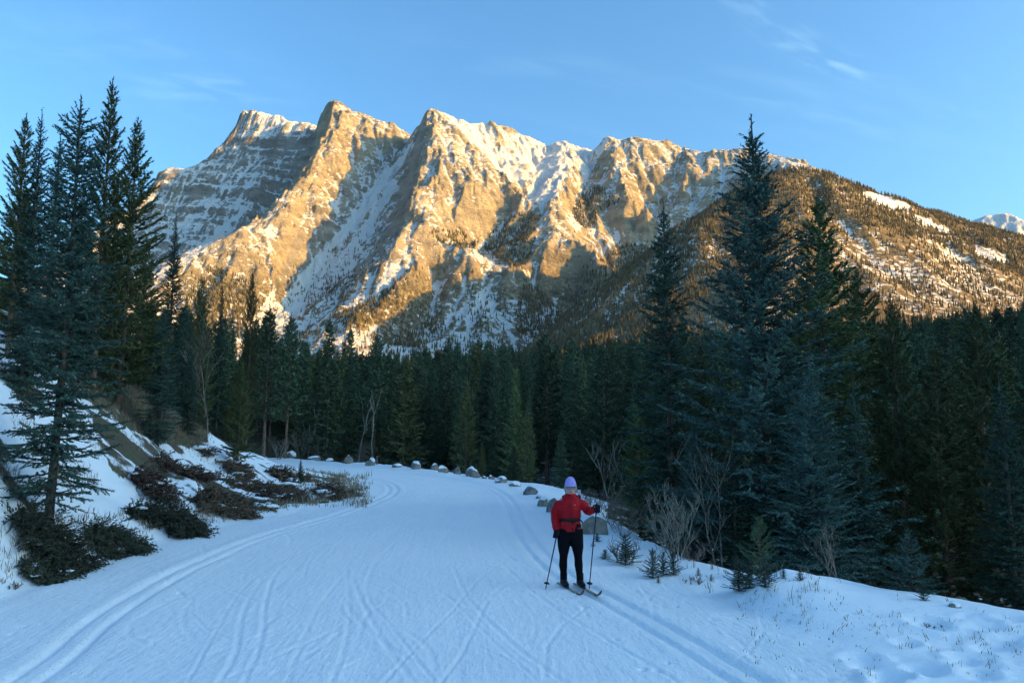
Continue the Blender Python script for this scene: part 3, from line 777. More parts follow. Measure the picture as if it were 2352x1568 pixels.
def conifer(seed, H, Rm, crown0=0.05, whorls=26, per=6, prof=0.85, tw=0.16, tl=0.26, el=(35, -12), up=0.12, tipped=0.0, per_t=0.05, nl=0.035, wid=0.022,
            leader=0.05, gap=0.15, trunk_r=None, lop=0.0, upper_thin=0.0, cap=99, twig_gain=1.0, top_w=0.0):
    """returns (trunk mesh arrays, branch mesh arrays, needle arrays) for a conifer of height H with base at z = 0"""
    rng = np.random.default_rng(seed); rr = random.Random(seed)
    tr = trunk_r or H * 0.011
    wob = [rr.gauss(0, H * 0.004) for _ in range(4)]
    zz = np.linspace(-0.5, H, 14)
    ctr = np.stack([wob[0] * np.sin(zz / H * 3) + wob[1] * zz / H, wob[2] * np.sin(zz / H * 2.5) + wob[3] * zz / H, zz], 1)
    ctr[:, :2] -= ctr[1, :2] * 0
    tk = tube(ctr, tr * np.clip(1 - zz / H, 0.03, 1) ** 0.8 * 1.0 + 0.004, 7)
    br = Acc(); O, D, L = [], [], []
    z0 = crown0 * H
    nb = whorls * per
    for b in range(nb):
        f = (b + rr.random()) / nb
        f = f ** 0.92
        z = z0 + (H * (1 - leader) - z0) * f
        if rr.random() < gap: continue
        az = b * 2.39996 + rr.gauss(0, 0.35)
        q = 1 - f
        rad = Rm * (q ** prof * (1 - top_w) + top_w * min(1, q * 3)) * (0.58 + 0.56 * rr.random())
        if f < 0.12: rad *= 0.65 + 2.9 * f * 1.0
        if lop: rad *= 1 + lop * math.sin(az + seed)
        rad = max(rad, 0.10)
        e = R(el[0] * f + el[1] * (1 - f) + rr.gauss(0, 9))
        cx = np.interp(z, zz, ctr[:, 0]); cy = np.interp(z, zz, ctr[:, 1])
        ns = max(3, int(rad / 0.35) + 2)
        s = np.linspace(0, 1, ns)
        hx = rad * s * math.cos(e)
        bend = rr.gauss(0, 0.2)
        zz_ = z + rad * (math.sin(e) * s + up * s * s)
        azs = az + bend * s
        pts = np.stack([cx + hx * np.cos(azs), cy + hx * np.sin(azs), zz_], 1)
        br.add(*tube(pts, 0.012 * (0.6 + rad) * (1 - 0.85 * s) + 0.003, 3))
        # twigs
        nt_ = max(4, int(rad / tw * twig_gain))
        st = tipped + (1 - tipped) * (np.arange(nt_) + rng.random(nt_)) / nt_
        st = np.clip(st, 0.06, 1)
        p = np.stack([np.interp(st, s, pts[:, k]) for k in range(3)], 1)
        bd = np.array([math.cos(az + bend), math.sin(az + bend), math.sin(e) + 2 * up * 0.5]); bd /= np.linalg.norm(bd)
        side = np.array([-math.sin(az), math.cos(az), 0.0])
        sg = np.where(np.arange(nt_) % 2 == 0, 1.0, -1.0)
        sp = rng.normal(0.85, 0.25, nt_) * np.clip(1.25 - st * 0.8, 0.2, 1)
        dd = bd[None] * np.cos(sp)[:, None] + (sg * np.sin(sp))[:, None] * side[None]
        dd[:, 2] += rng.normal(-0.08 + tipped * 0.35, 0.22, nt_)
        dd /= np.linalg.norm(dd, axis=1)[:, None]
        ln = tl * (0.55 + 0.6 * rng.random(nt_)) * np.clip(0.55 + 1.5 * rad * (1 - st) / max(Rm, 0.5) + 0.25 * (st > .9), 0.5, 1.6)
        ln *= np.clip(rad / 0.5, 0.4, 1)
        O.append(p); D.append(dd); L.append(ln)
        # needles on the branch itself near its end
        O.append(pts[-2:-1]); D.append(((pts[-1] - pts[-2]) / (np.linalg.norm(pts[-1] - pts[-2]) + 1e-9))[None]); L.append(np.array([np.linalg.norm(pts[-1] - pts[-2]) + tl * 0.5]))
    # leader
    k = 10
    zl = np.linspace(H * (1 - leader * 1.6), H, k)
    O.append(np.stack([np.interp(zl, zz, ctr[:, 0]), np.interp(zl, zz, ctr[:, 1]), zl], 1))
    a = rng.random(k) * 6.28
    D.append(np.stack([np.cos(a) * 0.45, np.sin(a) * 0.45, np.full(k, 0.9)], 1)); L.append(np.full(k, tl * 0.45) * np.linspace(1, 0.3, k))
    O, D, L = np.concatenate(O), np.concatenate(D), np.concatenate(L)
    nd = tufts(O, D, L, rng, per_t, nl, 0.9, wid, cap)
    return tk, (np.concatenate(br.v), np.concatenate(br.f)), nd

class Kind:
    """one kind of tree built once: trunk, branches and needles meshes shared by every copy"""
    def __init__(self, name, mats, **kw):
        tk, br, nd = conifer(**kw)
        self.H = kw['H']
        a = Acc(); a.add(*tk); self.trunk = a.mesh(name + '_trunk', True)
        a = Acc(); a.add(*br); self.br = a.mesh(name + '_branches', True)
        self.nd = mesh_np(name + '_needles', nd[0], nd[1], False)
        self.trunk.materials.append(mats[0]); self.br.materials.append(mats[0]); self.nd.materials.append(mats[1])
        self.tris = len(nd[1])
def empty(name, loc, rz=0.0, sc=(1, 1, 1), tilt=0.0):
    e = bpy.data.objects.new(name, None); e.empty_display_size = 0.3
    COL.objects.link(e); e.location = loc; e.rotation_euler = (tilt, 0, rz); e.scale = sc
    return e
def plant(kind, name, base, H, width=1.0, rz=0.0, label=None, cat='tree', group=None, tilt=0.0, branches=True):
    """a tree standing at base with height H; width scales the crown sideways"""
    s = H / kind.H
    e = empty(name, base, rz, (s * width, s * width, s), tilt)
    t = bpy.data.objects.new('trunk', kind.trunk); COL.objects.link(t); t.parent = e
    c = bpy.data.objects.new('crown', kind.nd); COL.objects.link(c); c.parent = e
    if branches:
        b = bpy.data.objects.new('branches', kind.br); COL.objects.link(b); b.parent = c
    return tag(e, label, cat, group)
def plant_at(kind, name, px, py_base, py_top, Y, **kw):
    """base and top given where the photograph shows them, at depth Y metres"""
    b, t = at(px, py_base, Y), at(px, py_top, Y)
    g = ground_at(b[0], b[1])
    H = t[2] - g
    return plant(kind, name, (b[0], b[1], g - 0.05), H + 0.05, **kw)

K_LSPRUCE = Kind('near_spruce', (M_BARK, M_SPRUCE), seed=1, H=8.5, Rm=1.2, crown0=0.06, whorls=44, per=6, prof=0.46, tw=0.045, tl=0.24, el=(30, -14), up=0.10, per_t=0.012, nl=0.038, wid=0.026, gap=0.06, leader=0.04, trunk_r=0.085)
K_BLUE = Kind('blue_spruce', (M_BARK, M_BLUE), seed=2, H=12.0, Rm=2.5, crown0=0.02, whorls=44, per=7, prof=0.80, tw=0.050, tl=0.34, el=(42, -8), up=0.14, per_t=0.018, nl=0.050, wid=0.036, gap=0.10, leader=0.05, trunk_r=0.13)
K_SLIM = Kind('slim_spruce', (M_BARK, M_SPRUCE), seed=3, H=12.0, Rm=1.6, crown0=0.03, whorls=44, per=6, prof=0.72, tw=0.052, tl=0.31, el=(38, -18), up=0.10, per_t=0.022, nl=0.058, wid=0.042, gap=0.12, leader=0.05)
K_PINE = Kind('tall_pine', (M_REDBARK, M_PINE), seed=4, H=12.0, Rm=1.45, crown0=0.10, whorls=36, per=6, prof=0.55, tw=0.042, tl=0.23, el=(48, 5), up=0.30, tipped=0.30, per_t=0.015, nl=0.068, wid=0.036, gap=0.12, leader=0.03, top_w=0.12)
K_PINE2 = Kind('broad_pine', (M_REDBARK, M_PINE), seed=5, H=10.0, Rm=2.0, crown0=0.06, whorls=34, per=6, prof=0.70, tw=0.047, tl=0.27, el=(45, -2), up=0.24, tipped=0.22, per_t=0.018, nl=0.068, wid=0.040, gap=0.10, leader=0.03)
K_YOUNG = Kind('young_pine', (M_REDBARK, M_YOUNG), seed=6, H=1.5, Rm=0.55, crown0=0.06, whorls=11, per=5, prof=0.75, tw=0.05, tl=0.13, el=(55, 15), up=0.30, tipped=0.1, per_t=0.006, nl=0.038, wid=0.009, gap=0.05, leader=0.10)
K_SEED = Kind('young_spruce', (M_BARK, M_SPRUCE), seed=7, H=1.2, Rm=0.46, crown0=0.04, whorls=13, per=6, prof=0.8, tw=0.035, tl=0.14, el=(40, 5), up=0.15, per_t=0.006, nl=0.022, wid=0.013, gap=0.06, leader=0.10)
K_PALE = Kind('young_pale_spruce', (M_BARK, M_BLUE), seed=8, H=1.2, Rm=0.56, crown0=0.02, whorls=14, per=6, prof=0.8, tw=0.035, tl=0.16, el=(35, -4), up=0.12, per_t=0.006, nl=0.020, wid=0.013, gap=0.06, leader=0.12)
# forest stock, seen from forty metres and more
K_F = [Kind('forest_spruce', (M_BARK, M_FAR), seed=11, H=14, Rm=2.1, crown0=0.06, whorls=30, per=6, prof=0.75, tw=0.17, tl=0.55, el=(30, -16), up=0.10, per_t=0.07, nl=0.17, wid=0.13, gap=0.10),
       Kind('forest_spruce_slim', (M_BARK, M_FAR), seed=12, H=15, Rm=1.7, crown0=0.08, whorls=32, per=6, prof=0.65, tw=0.17, tl=0.50, el=(28, -20), up=0.08, per_t=0.07, nl=0.16, wid=0.12, gap=0.12),
       Kind('forest_pine', (M_REDBARK, M_FAR), seed=13, H=15, Rm=1.9, crown0=0.25, whorls=26, per=6, prof=0.55, tw=0.17, tl=0.46, el=(42, 2), up=0.2, tipped=0.25, per_t=0.065, nl=0.18, wid=0.13, gap=0.10, top_w=0.15),
       Kind('forest_pine_round', (M_REDBARK, M_OLIVE), seed=14, H=12, Rm=2.0, crown0=0.05, whorls=28, per=6, prof=0.70, tw=0.16, tl=0.46, el=(42, 0), up=0.2, tipped=0.2, per_t=0.06, nl=0.16, wid=0.12, gap=0.06)]
print('TRIS', {k.nd.name: k.tris for k in [K_LSPRUCE, K_BLUE, K_SLIM, K_PINE, K_PINE2, K_YOUNG, K_SEED] + K_F})

# ---- named trees on the left bank
LS = [
 (K_LSPRUCE, 'spruce_tree', 110, 1215, 222, 13.4, dict(width=0.98, rz=0.4, label='dark spruce in left foreground with bare lower trunk beside the junipers')),
 (K_SLIM, 'spruce_tree', 40, 1010, 250, 17.0, dict(width=0.80, rz=2.0, label='spruce close behind the left foreground spruce, its tip left of it')),
 (K_PINE, 'pine_tree', 2, 1000, 262, 18.5, dict(width=0.9, rz=1.0, label='pine cut by the left edge of the picture')),
 (K_PINE, 'pine_tree', 212, 900, 180, 23.0, dict(width=0.80, rz=0.0, label='tallest pine on the left, slim with dark trunk showing against the sky')),
 (K_PINE2, 'pine_tree', 272, 920, 272, 24.5, dict(width=0.85, rz=3.0, label='broad olive pine right of the tallest left pine')),
 (K_SLIM, 'spruce_tree', 378, 985, 490, 30.0, dict(width=0.80, rz=1.3, label='pointed dark spruce against the shaded mountain face')),
 (K_SLIM, 'spruce_tree', 362, 1003, 700, 24.5, dict(width=1.35, rz=2.3, label='full spruce with skirt of low branches on the bank')),
 (K_SLIM, 'spruce_tree', 430, 1010, 800, 27.5, dict(width=1.25, rz=4.3, label='short spruce right of the skirted spruce on the bank')),
 (K_PINE2, 'pine_tree', 448, 1000, 640, 40.0, dict(width=0.75, rz=0.8, label='greyish pine behind the bare tree on the bank')),
 (K_SLIM, 'spruce_tree', 495, 1000, 642, 42.0, dict(width=0.55, rz=5.0, label='very narrow dark spruce right of the greyish pine')),
 (K_PINE, 'pine_tree', 564, 1030, 618, 44.0, dict(width=0.60, rz=2.6, label='thin tufted pine standing against the orange mountain flank')),
 (K_PINE2, 'pine_tree', 545, 1062, 830, 27.5, dict(width=1.0, rz=1.9, label='green pine at the foot of the bank above brown junipers')),
 (K_SLIM, 'spruce_tree', 155, 920, 400, 21.5, dict(width=1.15, rz=0.7, label='dense spruce filling the gap right of the left foreground spruce')),
 (K_SLIM, 'spruce_tree', 92, 960, 300, 19.0, dict(width=0.95, rz=5.1, label='dense spruce directly behind the left foreground spruce')),
 (K_PINE2, 'pine_tree', 15, 960, 430, 20.5, dict(width=1.2, rz=3.3, label='bushy pine low at the left edge of the picture')),
 (K_PINE2, 'pine_tree', 238, 900, 520, 25.5, dict(width=1.35, rz=1.7, label='bushy olive pine below the tallest left pine')),
 (K_PINE2, 'pine_tree', 318, 930, 560, 28.0, dict(width=1.15, rz=0.9, label='olive pine left of the pointed dark spruce')),
 (K_SLIM, 'spruce_tree', 415, 970, 690, 34.0, dict(width=1.3, rz=4.9, label='dark spruce right of the pointed spruce, behind the skirted one')),
 (K_SLIM, 'spruce_tree', 690, 1085, 1052, 27.5, dict(width=1.5, rz=1.9, label='tiny layered spruce at the tip of the bank', cat='small spruce')),
]
RS = [
 (K_BLUE, 'spruce_tree', 1768, 1300, 268, 16.5, dict(width=1.30, rz=0.9, label='largest blue-green spruce right of the skier')),
 (K_SLIM, 'spruce_tree', 1545, 1210, 455, 20.0, dict(width=1.15, rz=2.0, label='slender dark spruce between skier and the largest spruce')),
 (K_PINE2, 'pine_tree', 1912, 1290, 452, 21.0, dict(width=1.2, rz=1.0, label='pointed pine immediately right of the largest spruce')),
 (K_PINE2, 'pine_tree', 2008, 1290, 615, 24.0, dict(width=1.15, rz=4.0, label='shorter pine with a lit tip right of the pointed pine')),
 (K_PINE, 'pine_tree', 2082, 1330, 680, 19.0, dict(width=1.1, rz=5.0, label='pine with a long bare trunk in the dark stand on the right')),
 (K_PINE2, 'pine_tree', 2180, 1330, 790, 16.5, dict(width=1.15, rz=0.2, label='green pine near the right edge, left of the last trunk')),
 (K_PINE, 'pine_tree', 2285, 1340, 690, 18.0, dict(width=1.15, rz=2.9, label='tall pine by the right edge with its trunk visible')),
 (K_BLUE, 'spruce_tree', 1880, 1320, 820, 14.5, dict(width=1.2, rz=2.4, label='bluish spruce in front of the pointed pine')),
 (K_SLIM, 'spruce_tree', 1985, 1330, 860, 15.8, dict(width=1.25, rz=3.4, label='dark spruce low in the stand, left of the bare pine trunk')),
 (K_SLIM, 'spruce_tree', 2330, 1350, 860, 15.0, dict(width=1.3, rz=0.7, label='dark spruce cut by the right edge of the picture')),
 (K_PINE2, 'pine_tree', 1620, 1230, 790, 22.5, dict(width=1.05, rz=0.3, label='dark pine left of the largest spruce, behind the pale dead branches')),
 (K_PINE2, 'pine_tree', 1470, 1180, 930, 25.0, dict(width=1.2, rz=4.4, label='yellow-green pine left of the slender dark spruce')),
 (K_BLUE, 'spruce_tree', 1600, 1225, 940, 18.0, dict(width=0.9, rz=1.4, label='bluish spruce behind the bare pale shrub')),
 (K_SLIM, 'spruce_tree', 1690, 1280, 980, 15.3, dict(width=1.3, rz=0.0, label='dark spruce at the left foot of the largest spruce')),
 (K_PALE, 'spruce_tree', 2095, 1375, 1215, 10.6, dict(width=1.0, rz=3.0, label='small pale spruce on the edge of the right snowbank')),
]
MS = [
 (K_F[3], 'pine_tree', 925, 1070, 825, 52, dict(width=1.35, rz=1.0, label='large olive pine behind the boulders, left of centre')),
 (K_F[3], 'pine_tree', 1068, 1085, 868, 45, dict(width=1.1, rz=2.2, label='olive pine behind the boulders, right of the large olive one')),
 (K_F[3], 'pine_tree', 1210, 1100, 935, 39, dict(width=1.0, rz=0.6, label='smaller olive pine rising behind the skier, left side')),
 (K_F[0], 'spruce_tree', 1290, 1125, 985, 34, dict(width=1.2, rz=0.3, label='bluish young spruce just left above the skier')),
 (K_F[0], 'spruce_tree', 1180, 1105, 1020, 36, dict(width=1.6, rz=2.0, label='low bluish spruce spreading behind the boulder row')),
 (K_F[3], 'pine_tree', 1108, 1095, 1015, 38, dict(width=1.0, rz=4.0, label='little yellowish pine behind the boulder row')),
 (K_F[0], 'spruce_tree', 1000, 1080, 930, 60, dict(width=0.8, rz=4.0, label='dark spruce between the two large olive pines')),
 (K_F[2], 'pine_tree', 605, 1050, 700, 52, dict(width=1.05, rz=0.0, label='dark pine at the left end of the forest behind the bend')),
 (K_F[2], 'pine_tree', 655, 1052, 718, 58, dict(width=1.0, rz=1.4, label='second dark pine from the left end of the forest')),
 (K_F[1], 'spruce_tree', 748, 1058, 722, 60, dict(width=1.0, rz=2.4, label='tall spruce above the boulders at the bend')),
 (K_F[1], 'spruce_tree', 798, 1060, 745, 64, dict(width=0.9, rz=3.4, label='spruce right of the tall one at the bend')),
 (K_F[0], 'spruce_tree', 690, 1055, 800, 66, dict(width=1.0, rz=5.4, label='dark spruce left of the tall one at the bend')),
 (K_F[2], 'pine_tree', 858, 1065, 760, 62, dict(width=1.0, rz=0.9, label='pine with a long pale trunk left of the large olive pine')),
]
for K, nm, px, pb, pt, Y, kw in LS + RS + MS: plant_at(K, nm, px, pb, pt, Y, **kw)

# ---- forest beyond the road: single trees in front, the mass behind as one body
TREE_SPOTS = []
fr = random.Random(21)
def far_ok(x, y):
    d, _ = seg_dist(np.array([x]), np.array([y]), ER)
    return d[0]
cand = []
while len(cand) < 7500:
    Y = 30 * (620 / 30) ** (fr.random() ** 0.8)
    px = fr.uniform(-60, 2420); x = (px - 1176) / F * Y * 1.02
    cand.append((x, Y))
cx_, cy_ = np.array(cand).T
dER, _ = seg_dist(cx_, cy_, ER); dEL, _ = seg_dist(cx_, cy_, EL)
insR = inside(cx_, cy_, ROAD)
gz = rbf_eval(gmod, cx_, cy_)
keepers, cell = [], {}
for i in np.argsort(cy_):
    x, y = cx_[i], cy_[i]
    if insR[i] or min(dER[i], dEL[i]) < 4.0: continue
    left_bank = dEL[i] < dER[i] and y < 62
    if left_bank and y < 44: continue
    if y < 60 and x > 0 and y < 42 and x < 7: continue
    pxi = 1176 + F * x / (y * 1.01)
    if any(y < q[5] + 2 and abs(pxi - q[2]) < (60 if q[3] - q[4] > 140 else 35) for q in MS): continue
    ms = 2.0 + y / 80
    kx, ky = int(x // ms), int(y // ms)
    if any((x - a) ** 2 + (y - b) ** 2 < ms * ms for dx in (-1, 0, 1) for dy in (-1, 0, 1) for a, b in cell.get((round(ms, 1), kx + dx, ky + dy), ())): continue
    cell.setdefault((round(ms, 1), kx, ky), []).append((x, y))
    keepers.append((x, y, gz[i]))
print('FOREST', len(keepers))
singles = keepers[:270]; mass = keepers[270:]
SKYX = [-100, 300, 500, 620, 700, 900, 1000, 1100, 1200, 1300, 1400, 1500, 1700, 1900, 2050, 2150, 2400]
SKYY = [640, 700, 700, 730, 790, 800, 785, 785, 772, 758, 745, 735, 735, 735, 705, 695, 700]
def limit_h(x, y, z, H, jit):
    """no taller than the forest's tree line as the valley shows it"""
    px_t, _ = proj((x, y, z + H))
    zt = at(float(px_t), float(np.interp(px_t, SKYX, SKYY)) + jit, y)[2]
    return float(np.clip(zt - z, 4.0, H))
for i, (x, y, z) in enumerate(singles):
    px_t, _ = proj((x, y, z))
    K = K_F[fr.choice((0, 0, 1, 1, 2, 2, 3))]
    H = fr.uniform(8.5, 13.5) * (0.85 if y < 50 else 1.0)
    H = limit_h(x, y, z, H * 1.1, abs(fr.gauss(0, 60)) - 22)
    tall = 'spruce_tree' if K in K_F[:2] else 'pine_tree'
    sp = 'spruce' if tall == 'spruce_tree' else 'pine'
    row = 'front rows' if y < 70 else ('middle rows' if y < 105 else 'back rows')
    zone = ('behind the left bank' if px_t < 480 else 'over the left end of the boulders' if px_t < 860 else 'over the middle boulders' if px_t < 1180
            else 'behind the skier' if px_t < 1480 else 'behind the largest spruce' if px_t < 1950 else 'at the far right')
    lab = f"dark {sp} in the {row} of forest {zone}"; grp = f"{sp}s in the {row} {zone}"
    plant(K, tall, (x, y, z - 0.3), H, fr.uniform(0.65, 1.35), fr.uniform(0, 6.28), lab, 'tree', grp, tilt=fr.gauss(0, 0.02), branches=False)

def scatter(name, pts, scales, srcs, seed, label, zrot=True, mat=None):
    """one object: copies of the source meshes set on points by geometry nodes"""
    me = bpy.data.meshes.new(name); me.vertices.add(len(pts))
    me.vertices.foreach_set('co', np.asarray(pts, np.float32).ravel())
    attr(me, 'size', scales)
    rs = np.random.default_rng(seed)
    a = me.attributes.new('turn', 'FLOAT_VECTOR', 'POINT')
    tv = np.stack([rs.normal(0, .03, len(pts)), rs.normal(0, .03, len(pts)), rs.random(len(pts)) * 6.28], 1)
    a.data.foreach_set('vector', tv.astype(np.float32).ravel())
    a = me.attributes.new('which', 'INT', 'POINT'); a.data.foreach_set('value', rs.integers(0, len(srcs), len(pts)).astype(np.int32))
    o = link(name, me)
    ng = bpy.data.node_groups.new(name + '_nodes', 'GeometryNodeTree')
    ng.interface.new_socket('Geometry', in_out='INPUT', socket_type='NodeSocketGeometry')
    ng.interface.new_socket('Geometry', in_out='OUTPUT', socket_type='NodeSocketGeometry')
    gi = ng.nodes.new('NodeGroupInput'); go = ng.nodes.new('NodeGroupOutput')
    jn = ng.nodes.new('GeometryNodeJoinGeometry')
    def na(nm, ty):
        q = ng.nodes.new('GeometryNodeInputNamedAttribute'); q.data_type = ty; q.inputs[0].default_value = nm; return q.outputs[0]
    for k, src in enumerate(srcs):
        oi = ng.nodes.new('GeometryNodeObjectInfo'); oi.inputs[0].default_value = src; oi.transform_space = 'ORIGINAL'
        cm = ng.nodes.new('FunctionNodeCompare'); cm.data_type = 'INT'; cm.operation = 'EQUAL'
        ng.links.new(na('which', 'INT'), cm.inputs[2]); cm.inputs[3].default_value = k
        ip = ng.nodes.new('GeometryNodeInstanceOnPoints')
        ng.links.new(gi.outputs[0], ip.inputs['Points']); ng.links.new(oi.outputs['Geometry'], ip.inputs['Instance'])
        ng.links.new(cm.outputs[0], ip.inputs['Selection'])
        ng.links.new(na('size', 'FLOAT'), ip.inputs['Scale']); ng.links.new(na('turn', 'FLOAT_VECTOR'), ip.inputs['Rotation'])
        ng.links.new(ip.outputs[0], jn.inputs[0])
    ng.links.new(jn.outputs[0], go.inputs[0])
    md = o.modifiers.new('scatter', 'NODES'); md.node_group = ng
    return tag(o, label, None, None, 'stuff')
crowns = {}
for o in bpy.data.objects:
    if o.name.startswith('crown') and o.data.name not in crowns: crowns[o.data.name] = o
SRC = [crowns[k.nd.name] for k in K_F]
if mass:
    mp = np.array(mass); mp[:, 2] -= 0.4
    hs = np.array([limit_h(p[0], p[1], p[2], 14 * RNG.uniform(0.62, 1.0), abs(RNG.normal(0, 45)) - 16) for p in mp])
    scatter('forest', mp, hs / 14, SRC, 5, 'dense dark conifer forest filling the valley behind the front trees')

# ================================================================== woods on the far slopes
def cone_nodes(name, mat, o):
    """instances of a small three-tier conifer on the object's points"""
    ng = bpy.data.node_groups.new(name + '_nodes', 'GeometryNodeTree')
    ng.interface.new_socket('Geometry', in_out='INPUT', socket_type='NodeSocketGeometry')
    ng.interface.new_socket('Geometry', in_out='OUTPUT', socket_type='NodeSocketGeometry')
    gi = ng.nodes.new('NodeGroupInput'); go = ng.nodes.new('NodeGroupOutput'); jn = ng.nodes.new('GeometryNodeJoinGeometry')
    for r, h, z in ((0.17, 0.50, 0.06), (0.125, 0.42, 0.34), (0.075, 0.40, 0.62)):
        c = ng.nodes.new('GeometryNodeMeshCone'); c.fill_type = 'NONE'
        c.inputs['Vertices'].default_value = 5; c.inputs['Radius Top'].default_value = 0.0
        c.inputs['Radius Bottom'].default_value = r; c.inputs['Depth'].default_value = h
        tr = ng.nodes.new('GeometryNodeTransform'); tr.inputs['Translation'].default_value = (0, 0, z)
        tr.inputs['Rotation'].default_value = (0, 0, z * 2)
        ng.links.new(c.outputs['Mesh'], tr.inputs['Geometry']); ng.links.new(tr.outputs[0], jn.inputs[0])
    sm = ng.nodes.new('GeometryNodeSetMaterial'); sm.inputs['Material'].default_value = mat
    ng.links.new(jn.outputs[0], sm.inputs[0])
    ip = ng.nodes.new('GeometryNodeInstanceOnPoints')
    ng.links.new(gi.outputs[0], ip.inputs['Points']); ng.links.new(sm.outputs[0], ip.inputs['Instance'])
    for nm, ty, sk in (('size', 'FLOAT', 'Scale'), ('turn', 'FLOAT_VECTOR', 'Rotation')):
        q = ng.nodes.new('GeometryNodeInputNamedAttribute'); q.data_type = ty; q.inputs[0].default_value = nm
        ng.links.new(q.outputs[0], ip.inputs[sk])
    ng.links.new(ip.outputs[0], go.inputs[0])
    o.modifiers.new('scatter', 'NODES').node_group = ng
def slope_forest(name, HF, density, count, size, seed, label, mat):
    X, Y, Z, px, py = HF
    rs = np.random.default_rng(seed)
    w = density * (px > -80) * (px < 2440)
    w[-1, :] = 0; w[:, -1] = 0
    area = np.abs(np.gradient(Y, axis=0) * np.gradient(X, axis=1))
    p = (w * area).ravel(); p = p / p.sum()
    ii = rs.choice(p.size, count, p=p)
    r, c = np.unravel_index(ii, X.shape)
    a, b = rs.random(count), rs.random(count)
    pts = np.stack([X[r, c] + (X[r, c + 1] - X[r, c]) * b, Y[r, c] + (Y[r + 1, c] - Y[r, c]) * a,
                    Z[r, c] * (1 - a) * (1 - b) + Z[r, c + 1] * (1 - a) * b + Z[r + 1, c] * a * (1 - b) + Z[r + 1, c + 1] * a * b - 1.0], 1)
    me = bpy.data.meshes.new(name); me.vertices.add(count); me.vertices.foreach_set('co', pts.astype(np.float32).ravel())
    attr(me, 'size', rs.uniform(size[0], size[1], count))
    at_ = me.attributes.new('turn', 'FLOAT_VECTOR', 'POINT')
    tv = np.stack([rs.normal(0, .04, count), rs.normal(0, .04, count), rs.random(count) * 6.28], 1)
    at_.data.foreach_set('vector', tv.astype(np.float32).ravel())
    o = link(name, me, mat)
    cone_nodes(name, mat, o)
    return tag(o, label, None, None, 'stuff')

X, Y, Z, px, py = HF_SLOPE
d = 1.5 + 1.2 * np.clip(fbm(X / 90, Y / 90, 3, 300), -0.6, 0.6)
d *= np.where(inside(px, py, THIN), 0.22 + 0.8 * np.clip(fbm(X / 60, Y / 160, 3, 310), 0, 1), 1.0)
for q in OPEN_SNOW: d *= np.where(inside(px, py, q), 0.02, 1.0)
d = np.clip(d, 0, 2)
slope_forest('slope_wood', HF_SLOPE, d, 60000, (10, 19), 31, 'brown-green conifers covering the long sunlit slope on the right', M_SLOPE)

X, Y, Z, px, py = HF_MAIN
d = np.zeros(X.shape)
DENSE = [[(1105, 575), (1125, 540), (1160, 510), (1205, 488), (1240, 500), (1225, 560), (1212, 612), (1180, 618)], [(1312, 492), (1330, 452), (1372, 428), (1425, 462), (1408, 480), (1370, 488), (1366, 526), (1332, 520)],
         [(985, 528), (1060, 535), (1092, 566), (1060, 572), (1000, 556)], [(760, 730), (880, 672), (905, 660), (890, 705), (800, 760)], [(860, 790), (1000, 730), (1020, 745), (960, 800)],
         [(480, 610), (560, 640), (600, 700), (560, 780), (440, 760), (420, 690)], [(1420, 560), (1500, 570), (1420, 640), (1330, 690), (1330, 660)], [(1200, 640), (1260, 690), (1300, 740), (1240, 790), (1180, 760)]]
for q in DENSE: d += 3.6 * inside(px, py, q)
lowz = sstep(560, 680, py) * (px > 640) * sstep(-0.05, 0.25, fbm(X / 140, Y / 200, 4, 320))
d += 0.55 * lowz + 0.06 * sstep(520, 600, py) + 0.5 * sstep(740, 800, py)
d += 0.35 * inside(px, py, [(1440, 470), (1700, 440), (1640, 560), (1500, 600)]) * sstep(-0.1, 0.3, fbm(X / 80, Y / 120, 3, 330))
d += 0.20 * inside(px, py, [(740, 560), (860, 520), (900, 640), (700, 700)])
slope_forest('mountain_wood', HF_MAIN, d, 26000, (13, 21), 32, 'small dark conifers dotted over the lower mountain flanks', M_SLOPE)

# ================================================================== boulders, posts, shrubs, saplings, grass
_gc = {}
def hit(px, py, y0=4.0, y1=140.0):
    """where the view line through a photo point meets the ground"""
    dx, dy, dz = ray(px, py)
    Yv = y0 * (y1 / y0) ** np.linspace(0, 1, 260)
    t = Yv / dy
    xs_, zs_ = dx * t, CAM_Z + dz * t
    g = ground_z(xs_, Yv, False)
    k = np.nonzero(zs_ < g)[0]
    k = int(k[0]) if len(k) else len(Yv) - 1
    return (float(xs_[k]), float(Yv[k]), float(g[k]))

rk = NT('boulder_stone'); n = rk
v = n.coord('Object')
f = n.noise(v, 3.0, 6, 0.65); oi = n.n('ShaderNodeObjectInfo').outputs['Random']
c = n.mix(n.ramp(f, 0.35, 0.65), rgb(0.13, 0.125, 0.12), rgb(0.33, 0.31, 0.28))
c = n.mix(n.math('MULTIPLY', oi, 0.55), c, rgb(0.30, 0.235, 0.16))
c = n.mix(n.ramp(n.noise(v, 12, 3, 0.7), 0.58, 0.70, 0, 0.6), c, rgb(0.42, 0.41, 0.38))
n.col(c); n.rough(0.9); n.spec(0.2); n.bump(n.noise(v, 7, 6, 0.7), 0.8, 0.05)
sn = NT('loose_snow'); n = sn
v = n.coord('Object')
n.col(n.mix(n.noise(v, 4, 3), rgb(0.86, 0.88, 0.90), rgb(0.91, 0.92, 0.935))); n.rough(0.65); n.spec(0.2); n.bump(n.noise(v, 14, 4, 0.6), 0.4, 0.02)

